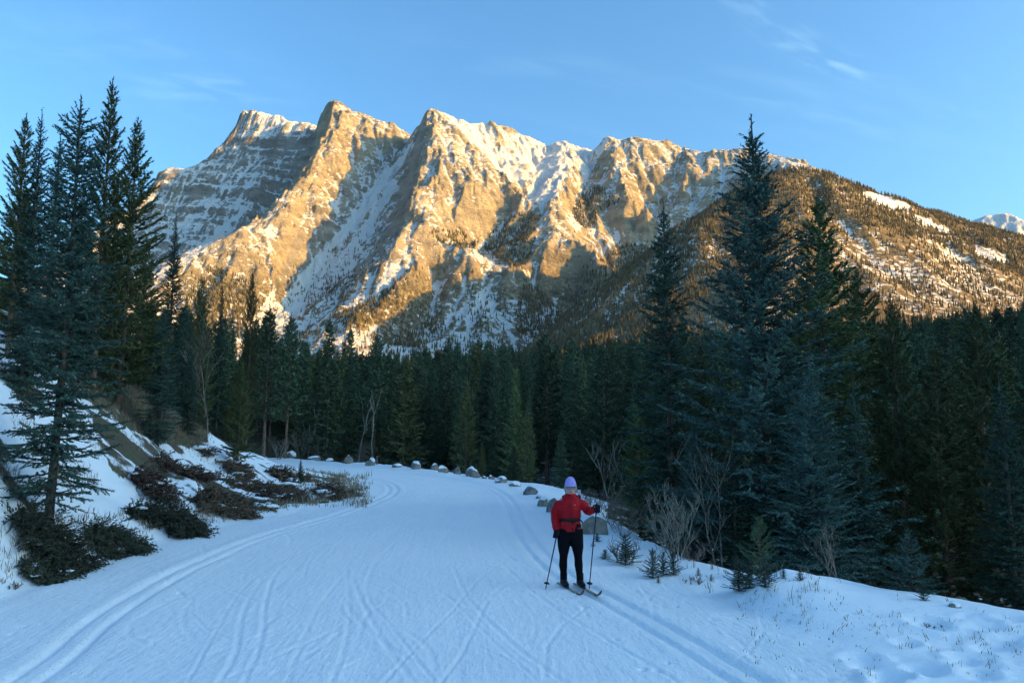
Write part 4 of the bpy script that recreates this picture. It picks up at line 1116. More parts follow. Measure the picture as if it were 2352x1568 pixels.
def ico(sub_):
    bm = bmesh.new(); bmesh.ops.create_icosphere(bm, subdivisions=sub_, radius=1.0)
    V = np.array([v.co[:] for v in bm.verts]); Fc = np.array([[v.index for v in f.verts] for f in bm.faces]); bm.free(); return V, Fc
ICO_V, ICO_F = ico(3)
def noise3(V, s, sc): return perlin(V[:, 0] * sc + 3 * s, V[:, 1] * sc + V[:, 2] * sc * 0.7, s) + perlin(V[:, 2] * sc + s, V[:, 0] * sc - V[:, 1] * 0.6 * sc, s + 9)
def boulder(px, py, w, h, seed, label, cap=0.5, point=0.0):
    b = hit(px, py); k = b[1] / F
    W, Hh = w * k, h * k
    rs = np.random.default_rng(seed)
    V = ICO_V.copy()
    for _ in range(9):
        nrm = rs.normal(size=3); nrm /= np.linalg.norm(nrm); dd = rs.uniform(0.62, 0.92)
        ex = np.maximum(0, V @ nrm - dd); V -= ex[:, None] * nrm[None]
    V *= (1 + 0.13 * noise3(V, seed, 1.6) + 0.05 * noise3(V, seed + 4, 5.0))[:, None]
    if point: V[:, :2] *= (1 - point * np.clip(V[:, 2:3], -0.2, 1))
    V /= np.abs(V).max(0)[None] * np.array([[1, 1, 1]])
    V = V * np.array([W / 2, W * rs.uniform(0.40, 0.52), Hh * 0.70]); V[:, 2] += Hh * 0.30
    me = mesh_np('boulder', V, ICO_F, False)
    me.materials.append(rk.m)
    o = link('boulder', me, None, None, (b[0], b[1] + W * 0.3, b[2] - 0.02), (0, 0, 0))
    tag(o, label, 'boulder', 'boulders along the trail edge')
    if cap > 0:
        fn = np.cross(V[ICO_F[:, 1]] - V[ICO_F[:, 0]], V[ICO_F[:, 2]] - V[ICO_F[:, 0]]); fn /= np.linalg.norm(fn, axis=1)[:, None] + 1e-12
        sel = fn[:, 2] > 1.0 - cap * 0.72
        if sel.sum() > 6:
            ff = ICO_F[sel]; cnt = np.zeros(len(V)); tot = np.zeros(len(V))
            np.add.at(tot, ICO_F.ravel(), 1); np.add.at(cnt, ff.ravel(), 1)
            inner = (cnt / tot); q = inner.copy()
            for _ in range(2):
                acc = np.zeros(len(V)); 
                for i in range(3): np.add.at(acc, ICO_F[:, i], q[ICO_F].mean(1))
                q = acc / tot
            th = Hh * 0.11 + 0.012
            V2 = V.copy(); V2[:, 2] += np.where(inner > 0.99, th * np.clip(q, 0, 1) ** 0.7, -0.004) + 0.012 * noise3(V, seed, 3.0) / max(Hh, .1) * .3
            us = np.unique(ff); m = np.full(len(V), -1); m[us] = np.arange(len(us))
            cm = mesh_np('snow_cap', V2[us], m[ff], True); cm.materials.append(sn.m)
            link('snow_cap', cm, None, o)
    return o
B = [(667, 1053, 29, 15, 'rounded boulder at the left end of the row, thick snow on top', 0.6, 0), (720, 1057, 30, 10, 'low boulder under smooth snow, second of the row from the left', 0.75, 0), (755, 1060, 19, 8, 'small half-buried stone, third of the row from the left', 0.75, 0),
     (799, 1065, 23, 19, 'upright grey boulder with a little snow, fourth of the row from the left', 0.25, 0.15), (851, 1070, 26, 18, 'angular boulder streaked with snow beside the wooden stake', 0.5, 0.25), (911, 1075, 25, 8, 'flat stone capped with snow, left of the blocky tan boulder', 0.7, 0),
     (954, 1078, 24, 17, 'blocky tan boulder with a slanting snow cap', 0.5, 0), (999, 1081, 21, 15, 'grey boulder with flat snow cap, behind and left of its neighbour', 0.5, 0), (1015, 1085, 28, 15, 'wedge boulder touching the capped grey one, snow on its left side', 0.5, 0.1),
     (1051, 1090, 20, 19, 'bare pointed boulder left of the largest mid-row boulder', 0.0, 0.45), (1086, 1096, 36, 22, 'largest mid-row boulder, two-lobed with a white cap', 0.45, 0), (1112, 1101, 13, 6, 'tiny dark stone right of the two-lobed boulder', 0.3, 0),
     (1127, 1101, 20, 10, 'small grey gabled stone right of the tiny dark one', 0.2, 0.3), (1151, 1109, 30, 14, 'dark oblong boulder with a pale spot on its face', 0.4, 0), (1183, 1118, 29, 11, 'dark slab-like boulder tapering to the right', 0.5, 0),
     (1220, 1137, 37, 20, 'dark broken boulder set back in the snow, left of the skier', 0.25, 0.1), (1242, 1144, 24, 9, 'snow-covered stone behind the broken dark boulder', 0.75, 0), (1250, 1163, 32, 21, 'dark boulder mostly under deep snow, left of the large grey one', 0.7, 0),
     (1271, 1177, 42, 37, "large smooth grey boulder at the skier's shoulder", 0.15, 0.15), (1288, 1204, 40, 26, "brown boulder almost hidden behind the skier's arm", 0.2, 0), (1370, 1229, 62, 46, "grey boulder behind the skier's pole, snow on its right shoulder", 0.35, 0.1),
     (2197, 1400, 30, 13, 'lone small stone poking from the right snowbank', 0.55, 0)]
for i, (a, b_, w, h, lab, cap, pt) in enumerate(B): boulder(a, b_, w, h, 40 + i, lab, cap, pt)

def simple(name, col, rough=0.6, bump=0.0, bs=40.0):
    n = NT(name); v = n.coord('Object')
    f = n.noise(v, bs, 4, 0.6)
    d = tuple(c * 0.75 for c in col[:3]) + (1,)
    n.col(n.mix(n.ramp(f, 0.3, 0.7), d, col)); n.rough(rough); n.spec(0.3)
    if bump: n.bump(f, 0.5, bump)
    return n.m
def box(c, s):
    x, y, z = c; a, b, d = s[0] / 2, s[1] / 2, s[2] / 2
    V = np.array([(x + i * a, y + j * b, z + k * d) for i in (-1, 1) for j in (-1, 1) for k in (-1, 1)])
    return V, np.array([(0, 1, 3, 2), (4, 6, 7, 5), (0, 4, 5, 1), (2, 3, 7, 6), (0, 2, 6, 4), (1, 5, 7, 3)])
def obj(name, parts, mat, parent=None, smooth=False, bevel=0.0):
    a = Acc()
    for V, Fc in parts: a.add(np.asarray(V, float), Fc)
    me = a.mesh(name, smooth); o = link(name, me, mat, parent)
    if bevel:
        m = o.modifiers.new('bevel', 'BEVEL'); m.width = bevel; m.segments = 2
    return o
M_WHITE = simple('white_marker_paint', rgb(0.78, 0.79, 0.80)); M_BLACK = simple('black_marker_paint', rgb(0.02, 0.02, 0.024))
M_WOOD = simple('weathered_wood', rgb(0.22, 0.16, 0.11), 0.9, 0.01)
b = hit(1331, 1190)
e = tag(empty('trail_marker', (b[0], b[1], b[2] - 0.05)), "slim trail marker post with white band and black cap behind the skier's shoulder", 'trail marker')
hm = (1150 - 1105) / F * b[1]
zt = at(1331, 1119, b[1])[2] - b[2] + 0.05
obj('post', [box((0, 0, zt / 2 - .1), (0.075, 0.075, zt - .2))], M_BLACK, e, bevel=0.006)
obj('white_band', [box((0, 0, zt - 0.11), (0.086, 0.086, 0.105))], M_WHITE, e, bevel=0.006)
obj('cap', [box((0, 0, zt - 0.024), (0.092, 0.092, 0.062))], M_BLACK, e, bevel=0.008)
b = hit(866, 1067)
e = tag(empty('wooden_stake', (b[0], b[1], b[2] - 0.05)), 'short brown wooden stake right of the angular streaked boulder', 'stake')
obj('post', [box((0, 0, 0.27), (0.09, 0.09, 0.62))], M_WOOD, e, bevel=0.008)
obj('crosspiece', [box((0.10, 0, 0.55), (0.17, 0.07, 0.06))], M_WOOD, e, bevel=0.008)

# ---- leafless trees and shrubs
def bare_tree(seed, H, spread=0.35, stems=1, levels=4, r0=0.03, up=0.25, splits=(3, 4), lean=0.0):
    rr = random.Random(seed); tk, tw = Acc(), Acc()
    def grow(p, d, L, r, lev):
        n_ = 5 if lev < 2 else 3
        pts = [p]; dd = d.copy()
        for i in range(n_):
            dd = dd + np.array([rr.gauss(0, .12), rr.gauss(0, .12), rr.gauss(0, .06) + up * 0.12]); dd /= np.linalg.norm(dd)
            pts.append(pts[-1] + dd * L / n_)
        s = np.linspace(0, 1, n_ + 1)
        (tk if lev == 0 else tw).add(*tube(pts, r * (1 - 0.6 * s) + 0.0015, 5 if lev == 0 else 3))
        if lev >= levels: return
        for k in range(rr.randint(*splits) + (2 if lev == 0 else 0)):
            f = rr.uniform(0.3 if lev == 0 else 0.2, 1.0); q = pts[int(f * n_)]
            a = rr.uniform(0, 6.283); sp = rr.uniform(0.5, 1.0)
            sd_ = np.array([math.cos(a), math.sin(a), 0.15 + up])
            nd = dd * (1 - sp * 0.5) + sd_ * sp * 0.75; nd /= np.linalg.norm(nd)
            grow(q, nd, L * rr.uniform(0.42, 0.68), max(r * 0.5, 0.002), lev + 1)
    for s in range(stems):
        a = s * 2.4 + rr.random(); o = spread * (0.0 if stems == 1 else 1.0)
        d = np.array([math.cos(a) * o + lean, math.sin(a) * o, 1.0]); d /= np.linalg.norm(d)
        grow(np.array([math.cos(a) * 0.05 * (stems > 1), math.sin(a) * 0.05 * (stems > 1), -0.1]), d, H * (0.62 if stems > 1 else 0.75) * rr.uniform(0.8, 1.1), r0, 0)
    return tk, tw
def put_bare(px, py, top, Y, label, seed, mat, name='bare_shrub', cat='shrub', group=None, **kw):
    if Y: b = at(px, py, Y); b = (b[0], b[1], ground_at(b[0], b[1]))
    else: b = hit(px, py)
    H = at(px, top, b[1])[2] - b[2]
    tk, tw = bare_tree(seed, H, **kw)
    e = tag(empty(name, b), label, cat, group)
    link('stem', tk.mesh('stem', True), mat, e); link('twigs', tw.mesh('twigs', True), mat, e)
put_bare(1552, 1265, 1090, 14.2, 'pale many-stemmed leafless shrub at the foot of the slender spruce', 1, M_PALEBARK, 'bare_tree', 'bare tree', stems=5, spread=0.34, levels=3, r0=0.013, up=0.6)
put_bare(1398, 1180, 1000, 23, 'pale leafless tree above the skier, right side', 2, M_PALEBARK, 'bare_tree', 'bare tree', stems=1, spread=0.25, levels=3, r0=0.026, up=0.5)
put_bare(1918, 1335, 1150, 11.6, 'thin leafless sapling on the right bank below the blue spruce', 3, M_TWIG, 'bare_tree', 'bare tree', stems=2, spread=0.10, levels=2, r0=0.012, up=0.5)
put_bare(1652, 1260, 850, 15.0, 'pale dead tree with twisted branches in front of the largest spruce', 4, M_TWIG, 'dead_tree', 'dead tree', stems=2, spread=0.05, levels=2, r0=0.016, up=0.3)
put_bare(475, 1010, 730, 33, 'tall grey leafless tree among the left bank pines', 5, M_TWIG, 'bare_tree', 'bare tree', stems=1, spread=0.15, levels=3, r0=0.045, up=0.4)
put_bare(252, 872, 790, 0, 'small leafless sapling on the crest of the left bank', 6, M_TWIG, 'bare_tree', 'bare tree', stems=3, spread=0.3, levels=2, r0=0.012, up=0.4)
for i, (x, y, t, Y, lab) in enumerate([(745, 1056, 965, 60, 'pale leafless shrub behind the fourth boulder of the row'), (690, 1052, 955, 60, 'leafless shrub behind the low snowy boulder'), (640, 1050, 985, 56, 'leafless brush at the left end of the boulder row')]):
    put_bare(x, y, t, Y, lab, 20 + i, M_PALEBARK, stems=5, spread=0.35, levels=2, r0=0.03, up=0.5)
put_bare(822, 1062, 826, 58, 'leaning pale dead trunk in front of the forest', 30, M_PALEBARK, 'dead_tree', 'dead tree', stems=1, levels=1, r0=0.065, up=0.05, lean=-0.10, splits=(0, 1))
put_bare(859, 1064, 800, 57, 'straight pale dead trunk left of the large olive pine', 31, M_PALEBARK, 'dead_tree', 'dead tree', stems=1, levels=1, r0=0.065, up=0.05, splits=(0, 1))
for i, (x, y, t, Y, lab) in enumerate([(1385, 1195, 1085, 21, 'grey-brown brush right behind the skier'), (1430, 1215, 1110, 19, "grey-brown brush above the skier's raised hand"), (1350, 1165, 1095, 25, "brownish brush at the skier's hat, behind the boulders")]):
    put_bare(x, y, t, Y, lab, 35 + i, M_TWIG, stems=5, spread=0.8, levels=3, r0=0.007, up=0.25)
for i, (x, y, t, lab) in enumerate([(1590, 1288, 1215, 'reddish brush on the embankment edge under the pale shrub'), (1510, 1246, 1190, 'reddish brush on the embankment edge, left of the pale shrub'), 
                                    (830, 1128, 1100, 'dry tan shrub inside the trail bend'), (800, 1108, 1085, 'dry grassy shrub behind the tan one at the bend'), (445, 1222, 1165, 'reddish leafless shrub before the big dark juniper'),
                                    (22, 1352, 1308, 'dry shrub at the lower left edge of the picture'), (1705, 1424, 1392, 'small forked dry plant on the right verge'), (1436, 1292, 1205, 'dead twiggy shrub around the brownish sapling'),
                                    (1592, 1338, 1300, 'thin dry weeds right of the sapling cluster'), (2150, 1440, 1400, 'dry weed stalks near the lone stone')]):
    put_bare(x, y, t, 0, lab, 45 + i, M_TWIG, stems=7, spread=0.75, levels=2, r0=0.006, up=0.4)

for i, (x, t, Y, lab) in enumerate([(1010, 905, 66, 'grey dead snag between the two large olive pines'), (1330, 870, 60, 'grey dead snag in the forest above the skier'), (1435, 830, 70, 'thin grey snag left of the slender dark spruce'), (705, 880, 62, 'grey snag left of the tall spruce at the bend')]):
    put_bare(x, 1070, t, Y, lab, 60 + i, M_PALEBARK, 'dead_tree', 'dead tree', stems=1, levels=1, r0=0.09, up=0.1, splits=(3, 5), lean=0.03 * (-1) ** i)

# ---- saplings on the right verge
SAPL = [(K_SEED, 1437, 1300, 1222, 1.7, 'brownish spruce sapling with dead twigs, right of the far pole'), (K_SEED, 1500, 1330, 1256, 1.25, 'leftmost sapling of the close trio on the verge'), (K_SEED, 1524, 1325, 1262, 1.1, 'middle sapling of the close trio on the verge'), (K_SEED, 1547, 1322, 1262, 1.35, 'rightmost sapling of the close trio on the verge'),
      (K_SEED, 1512, 1342, 1318, 1.0, 'tiny sapling in front of the close trio'), (K_SEED, 1390, 1286, 1258, 2.0, 'low spreading sapling right of the far pole basket'), (K_SEED, 1372, 1244, 1222, 1.8, 'small bushy sapling below the grey boulder'), (K_SEED, 1362, 1256, 1241, 1.6, 'tiny sapling beside the far pole'),
      (K_SEED, 1604, 1322, 1300, 1.0, 'tiny spruce seedling between the trio and the young pine'), (K_SEED, 1634, 1338, 1315, 1.0, 'little spruce seedling left of the dark verge bush'), (K_YOUNG, 1748, 1325, 1182, 1.2, 'bright green young pine standing on the verge'),
      (K_SEED, 1697, 1363, 1275, 1.5, 'dark bushy sapling below the young pine, left side'), (K_SEED, 1758, 1350, 1272, 1.4, 'dark bushy sapling below the young pine, right side'), (K_SEED, 1722, 1355, 1280, 1.4, 'dark bushy sapling right under the young pine'), (K_SEED, 1838, 1333, 1302, 1.3, 'seedling on the top of the snow mound'), (K_SEED, 1800, 1330, 1296, 0.8, 'seedling left of the mound top'),
      (K_SEED, 2122, 1378, 1330, 1.1, 'green sapling in front of the small pale spruce')]
for i, (K, x, y, t, wd, lab) in enumerate(SAPL):
    b = hit(x, y); H = at(x, t, b[1])[2] - b[2]
    plant(K, 'sapling', (b[0], b[1], b[2] - 0.02), H, wd, i * 1.7, lab, 'sapling')

# ---- creeping junipers on the bank
def juniper(px, py, w, h, seed, label, mat, n_=260, tl=(0.30, 0.75)):
    b = hit(px, py); k = b[1] / F
    W, Hh = w * k / 2 * 1.02, h * k * 0.55
    n_ = int(n_ * 1.45)
    rs = np.random.default_rng(seed)
    u = rs.random(n_) ** 0.5; a = rs.random(n_) * 6.283
    xs_ = b[0] + W * u * np.cos(a); ys_ = b[1] + W * 0.62 + W * 0.62 * u * np.sin(a)
    kp = fbm(xs_ / 0.9, ys_ / 1.3, 3, seed + 200) > (-0.10 + 0.55 * (u - 0.5))
    xs_, ys_, u, a = xs_[kp], ys_[kp], u[kp], a[kp]; n_ = len(u)
    g = ground_z(xs_, ys_, False)
    lump = 0.55 + 0.6 * np.clip(fbm(xs_ / 0.7, ys_ / 0.7, 2, seed) + 0.4, 0, 1.2)
    lift = Hh * 0.30 * (1 - u ** 2) * lump * rs.random(n_) ** 0.6
    O = np.stack([xs_, ys_, g + lift + 0.02], 1)
    # leaning out and down the slope, tips lifting
    D = np.stack([np.cos(a) * u * 0.6 + 0.85 + rs.normal(0, .25, n_), np.sin(a) * u * 0.6 - 0.30 + rs.normal(0, .25, n_), 0.02 + rs.normal(0, .20, n_)], 1)
    D /= np.linalg.norm(D, axis=1)[:, None]
    L = rs.uniform(*tl, n_) * (Hh / 0.6) ** 0.5
    # side sprigs along every spray
    m = 6
    idx = np.repeat(np.arange(n_), m); f = np.tile((np.arange(m) + 0.6) / m, n_)
    rnd = rs.normal(size=(n_ * m, 3)); sd_ = np.cross(D[idx], rnd); sd_ /= np.linalg.norm(sd_, axis=1)[:, None]
    O2 = O[idx] + D[idx] * (L[idx] * f)[:, None]; D2 = D[idx] * 0.8 + sd_ * 0.55; D2 /= np.linalg.norm(D2, axis=1)[:, None]
    L2 = L[idx] * 0.38 * (1.15 - f)
    ndl = tufts(np.concatenate([O, O2]), np.concatenate([D, D2]), np.concatenate([L, L2]), rs, 0.026 * b[1] / 15, 0.042 * b[1] / 15, 0.75, 0.024 * b[1] / 15)
    base = np.array([b[0], b[1] + W * 0.62, b[2]])
    e = tag(empty('juniper', base), label, 'juniper', 'creeping junipers on the bank')
    st = Acc()
    for i in range(0, n_, 3):
        st.add(*tube([O[i] - base - np.array([0, 0, lift[i] + 0.1]) + np.array([-.2, .1, 0]) * Hh, O[i] - base, O[i] + D[i] * L[i] * 0.8 - base], [0.012, 0.008, 0.003], 3))
    link('stems', st.mesh('stems', True), M_BARK, e); tag(e.children[0] if e.children else e)
    link('foliage', mesh_np('foliage', ndl[0] - base, ndl[1], False), mat, e)
    sb = Acc()
    for i in rs.choice(n_, min(9, n_), replace=False):
        Vb, Fb = ico(2); r_ = rs.uniform(0.05, 0.13) * (b[1] / 18)
        Vb = Vb * (1 + 0.35 * noise3(Vb, seed + int(i), 1.3))[:, None] * np.array([r_ * 1.5, r_ * 1.2, r_ * 0.42])
        sb.add(Vb + O[i] - base + D[i] * L[i] * 0.4 + np.array([0, 0, 0.05]), Fb)
    tag(link('snow_patches', sb.mesh('snow_patches', True), sn.m, e), kind='stuff')
J = [(60, 1290, 190, 105, 'dark green juniper thicket at the foot of the left foreground spruce', M_JUNIG, 520), (225, 1268, 150, 80, 'dark juniper right of the left foreground spruce trunk', M_JUNIG, 420), (60, 1335, 120, 55, 'low juniper spilling to the trail edge at far left', M_JUNIG, 260),
     (355, 1215, 190, 105, 'largest dark green juniper, sprawling down to the trail', M_JUNIG, 620), (305, 1130, 110, 60, 'juniper tongue reaching up the bank from the largest one', M_JUNI, 300), (470, 1178, 150, 80, 'brown juniper right of the largest dark one', M_JUNI, 460),
     (400, 1095, 110, 45, 'low brown juniper in the middle of the bank', M_JUNI, 260), (560, 1125, 150, 60, 'brown juniper below the green pine at the foot of the bank', M_JUNI, 420), (500, 1085, 110, 40, 'flat brown juniper left of the green pine trunk', M_JUNI, 260),
     (650, 1150, 140, 55, 'reddish brown juniper in the middle of the bank nose', M_JUNI, 420), (735, 1140, 110, 50, 'reddish brown juniper at the tip of the bank nose', M_JUNI, 380), (640, 1105, 130, 40, 'brown juniper behind the tiny layered spruce', M_JUNI, 320), (590, 1172, 70, 25, 'small juniper tuft on the snow by the trail edge', M_JUNIG, 120)]
for i, (x, y, w, h, lab, mt, n_) in enumerate(J): juniper(x, y, w, h, 70 + i, lab, mt, n_)

# ---- dry grass and weeds along the edges
M_GRASS = simple('dry_grass', rgb(0.30, 0.235, 0.15), 0.8)
def grass(name, spots, label, seed):
    rs = np.random.default_rng(seed); Vs, n0 = [], 0
    P_, H_ = [], []
    for (x, y, z, hgt, cnt, rad_) in spots:
        a = rs.random(cnt) * 6.283; r_ = rad_ * rs.random(cnt) ** 0.5
        P_.append(np.stack([x + r_ * np.cos(a), y + r_ * np.sin(a), np.full(cnt, z)], 1)); H_.append(hgt * rs.uniform(0.4, 1.1, cnt))
    P_, H_ = np.concatenate(P_), np.concatenate(H_)
    P_[:, 2] = ground_z(P_[:, 0], P_[:, 1], False) - 0.02
    m = len(P_)
    ln = np.stack([rs.normal(0, .3, m), rs.normal(0, .3, m), np.ones(m)], 1)
    w = 0.0022 + 0.00028 * P_[:, 1]
    a = rs.random(m) * 6.283; sd_ = np.stack([np.cos(a), np.sin(a), 0 * a], 1) * w[:, None]
    tip = P_ + ln * H_[:, None]; mid = P_ + ln * np.array([[.4, .4, .6]]) * H_[:, None]
    V = np.stack([P_ - sd_, P_ + sd_, mid + sd_ * .7, mid - sd_ * .7, tip, mid + sd_ * 2.2 + ln * .03], 1).reshape(-1, 3)
    i = np.arange(m)[:, None] * 6
    Fc = np.concatenate([i + np.array([[0, 1, 2]]), i + np.array([[0, 2, 3]]), i + np.array([[3, 2, 4]])])
    o = link(name, mesh_np(name, V, Fc, False), M_GRASS)
    return tag(o, label, None, None, 'stuff')
gr = random.Random(9); spots = []
for a, b in zip(EL[2:-14], EL[3:-13]):
    for _ in range(10):
        t = gr.random(); x = a[0] + (b[0] - a[0]) * t - gr.uniform(0.15, 0.9); y = a[1] + (b[1] - a[1]) * t + gr.uniform(-0.2, 0.5)
        if y > 4: spots.append((x, y, 0, gr.uniform(0.10, 0.28), gr.randint(3, 9), 0.10))
for _ in range(170):
    q = hit(gr.uniform(690, 850), gr.uniform(1092, 1165)); spots.append((q[0], q[1], 0, gr.uniform(0.15, 0.45), 8, 0.2))
for _ in range(300):
    px = gr.uniform(1700, 2352); py = gr.uniform(1320, 1560)
    if gr.random() < 0.5: py = 1400 + (px - 1700) * 0.12 + gr.gauss(0, 22)
    q = hit(px, py)
    if q[1] < 14: spots.append((q[0], q[1], 0, gr.uniform(0.03, 0.10), gr.randint(1, 5), 0.06))
for _ in range(130):
    q = hit(gr.uniform(1440, 1900), gr.uniform(1250, 1390))
    if q[1] < 17 and not inside(np.array([q[0]]), np.array([q[1]]), ROAD)[0]: spots.append((q[0], q[1], 0, gr.uniform(0.08, 0.25), gr.randint(2, 6), 0.10))
grass('dry_grass', spots, 'dry grass and weed stalks along both edges of the trail', 3)
spots = []
for _ in range(900):
    x, y = gr.uniform(0, 480), gr.uniform(790, 1130)
    q = hit(x, y)
    if fbm(np.array([(q[0] - .9 * q[1]) / 5]), np.array([(q[1] + .2 * q[0]) / .9]), 4, 260)[0] > 0.05 and 12 < q[1] < 40: spots.append((q[0], q[1], 0, gr.uniform(0.06, 0.22), 10, 0.25))
pb = [(160, 820), (330, 890), (480, 990), (470, 1040), (330, 1000), (230, 950), (180, 880)]
for _ in range(1500):
    x, y = gr.uniform(150, 490), gr.uniform(815, 1045)
    if inside(np.array([x]), np.array([y]), pb)[0]:
        q = hit(x, y); spots.append((q[0], q[1], 0, gr.uniform(0.08, 0.26), 12, 0.3))
grass('bank_grass', spots, 'matted brown grass showing through the snow on the left bank', 4)

# ================================================================== the skier
M_SKIN = simple('skin', rgb(0.52, 0.33, 0.26), 0.55)
M_JACKET = simple('red_shell_fabric', rgb(0.45, 0.007, 0.014), 0.6, 0.004, 25)
M_TIGHTS = simple('black_tights', rgb(0.006, 0.005, 0.008), 0.7, 0.003, 30)
M_BOOT = simple('black_boot', rgb(0.014, 0.014, 0.016), 0.5)
M_GLOVE = simple('black_glove', rgb(0.012, 0.012, 0.02), 0.7)
M_HAT = simple('lilac_knit', rgb(0.46, 0.38, 0.80), 0.9, 0.004, 60)
M_HAIR = simple('grey_blond_hair', rgb(0.40, 0.37, 0.37), 0.8)
M_BELT = simple('black_webbing', rgb(0.012, 0.012, 0.014), 0.7)
M_SHAFT = simple('pole_shaft', rgb(0.03, 0.028, 0.06), 0.35)
M_LOGO = simple('logo_thread', rgb(0.75, 0.42, 0.22), 0.7)
M_LIP = simple('lips', rgb(0.42, 0.14, 0.13), 0.5)
M_LENS = simple('dark_frame', rgb(0.02, 0.02, 0.025), 0.3)
M_EYE = simple('eye_white', rgb(0.6, 0.58, 0.56), 0.3)
M_SKI = simple('ski_topsheet', rgb(0.24, 0.225, 0.20), 0.35); M_SKID = simple('ski_black', rgb(0.015, 0.015, 0.017), 0.35)

for m_, sp_ in ((M_TIGHTS, 0.06), (M_JACKET, 0.15), (M_BOOT, 0.15), (M_GLOVE, 0.08), (M_HAT, 0.1)):
    m_.node_tree.nodes['Principled BSDF'].inputs['Specular IOR Level'].default_value = sp_
def loft(rings, k=20):
    """rings: (cx, cy, cz, rx, ry) horizontal ellipses, closed at both ends"""
    a = np.arange(k) * 2 * math.pi / k; V = []
    for cx, cy, cz, rx, ry in rings: V += [(cx + rx * math.cos(t), cy + ry * math.sin(t), cz) for t in a]
    m = len(rings); Fc = [(i * k + j, i * k + (j + 1) % k, (i + 1) * k + (j + 1) % k, (i + 1) * k + j) for i in range(m - 1) for j in range(k)]
    V += [rings[0][:3], rings[-1][:3]]
    Fc += [(m * k, (j + 1) % k, j, j) for j in range(k)] + [(m * k + 1, (m - 1) * k + j, (m - 1) * k + (j + 1) % k, (m - 1) * k + (j + 1) % k) for j in range(k)]
    return np.array(V, float), np.array(Fc)
def limb(pts, rad, k=12, sub=6):
    """smooth closed tube through 3-D points"""
    P_ = [np.array(p, float) for p in pts]; P_ = [2 * P_[0] - P_[1]] + P_ + [2 * P_[-1] - P_[-2]]; Rr_ = [rad[0]] + list(rad) + [rad[-1]]
    Q, q = [], []
    for i in range(1, len(P_) - 2):
        for s in range(sub):
            t = s / sub
            Q.append(0.5 * ((2 * P_[i]) + (P_[i + 1] - P_[i - 1]) * t + (2 * P_[i - 1] - 5 * P_[i] + 4 * P_[i + 1] - P_[i + 2]) * t * t + (3 * P_[i] - P_[i - 1] - 3 * P_[i + 1] + P_[i + 2]) * t ** 3))
            q.append(Rr_[i] * (1 - t) + Rr_[i + 1] * t)
    Q.append(P_[-2]); q.append(rad[-1])
    V, Fc = tube(Q, q, k); m = len(Q)
    V = np.concatenate([V, [Q[0]], [Q[-1]]])
    Fc = list(map(tuple, Fc)) + [(m * k, (j + 1) % k, j, j) for j in range(k)] + [(m * k + 1, (m - 1) * k + j, (m - 1) * k + (j + 1) % k, (m - 1) * k + (j + 1) % k) for j in range(k)]
    return V, np.array(Fc)
def ball(c, r, sub_=2):
    V, Fc = ico(sub_); return V * np.array(r) + np.array(c), Fc
def fused(name, parts, mat, parent, voxel=0.011, smooth=6):
    """several closed shapes grown together into one continuous surface"""
    vs_, fs_, n0 = [], [], 0
    for V, Fc in parts:
        V = np.asarray(V, float)
        for f in np.asarray(Fc):
            f = tuple(int(i) + n0 for i in dict.fromkeys(f.tolist())); fs_.append(f)
        vs_ += V.tolist(); n0 += len(V)
    me = bpy.data.meshes.new(name); me.from_pydata(vs_, [], fs_); me.update()
    bm = bmesh.new(); bm.from_mesh(me); bmesh.ops.recalc_face_normals(bm, faces=bm.faces); bm.to_mesh(me); bm.free()
    o = link(name, me, mat, parent)
    r = o.modifiers.new('fuse', 'REMESH'); r.mode = 'VOXEL'; r.voxel_size = voxel; r.use_smooth_shade = True
    s = o.modifiers.new('soften', 'SMOOTH'); s.factor = 0.5; s.iterations = smooth
    return o
FEET = on(1311, 1349)
sk = tag(empty('person', (FEET[0], FEET[1], 0.02)), 'skier in red jacket, black tights and lilac hat facing the viewer', 'person')
# the skier faces -Y; x to the right of the picture
A_L, A_R = (-0.105, 0.02, 0.10), (0.140, -0.02, 0.10)
HAND_L, HAND_R = (-0.205, -0.03, 0.775), (0.385, -0.16, 1.165)
def hand(c, ax, thumb):
    """glove closed round the pole: palm, four bent fingers of different length, thumb"""
    c = np.array(c, float); ax = np.array(ax, float); ax /= np.linalg.norm(ax)      # ax: along the pole, upwards
    out = [ball(c + np.array([0.0, 0.018, 0.0]), (0.040, 0.030, 0.046))]
    for i, (ln, dz) in enumerate(((0.90, 0.036), (1.0, 0.012), (0.95, -0.012), (0.80, -0.034))):
        b = c + ax * dz
        out.append(limb([b + np.array([-thumb * 0.030, 0.012, 0]), b + np.array([-thumb * 0.036, -0.022 * ln, 0]), b + np.array([-thumb * 0.008, -0.044 * ln, -0.002]), b + np.array([thumb * 0.020 * ln, -0.030, -0.004])], [0.0125, 0.012, 0.011, 0.009], 8, 4))
    out.append(limb([c + np.array([thumb * 0.026, 0.018, 0.010]), c + np.array([thumb * 0.036, -0.012, 0.034]), c + np.array([thumb * 0.006, -0.040, 0.052])], [0.014, 0.013, 0.010], 8, 4))
    return out
legL = [(-0.085, 0.02, 0.84, .105, .115), (-0.092, 0.01, 0.70, .098, .108), (-0.100, 0.00, 0.58, .083, .092), (-0.104, -0.01, 0.46, .056, .062), (-0.108, -0.005, 0.40, .051, .056), (-0.112, 0.02, 0.31, .055, .062), (-0.106, 0.02, 0.20, .042, .046), (-0.104, 0.02, 0.10, .040, .044)]
legR = [(0.080, 0.02, 0.84, .105, .115), (0.092, 0.01, 0.70, .096, .108), (0.106, -0.01, 0.58, .082, .092), (0.112, -0.03, 0.46, .056, .062), (0.116, -0.03, 0.40, .051, .056), (0.122, -0.005, 0.31, .055, .062), (0.130, -0.01, 0.20, .042, .046), (0.138, -0.02, 0.10, .040, .044)]
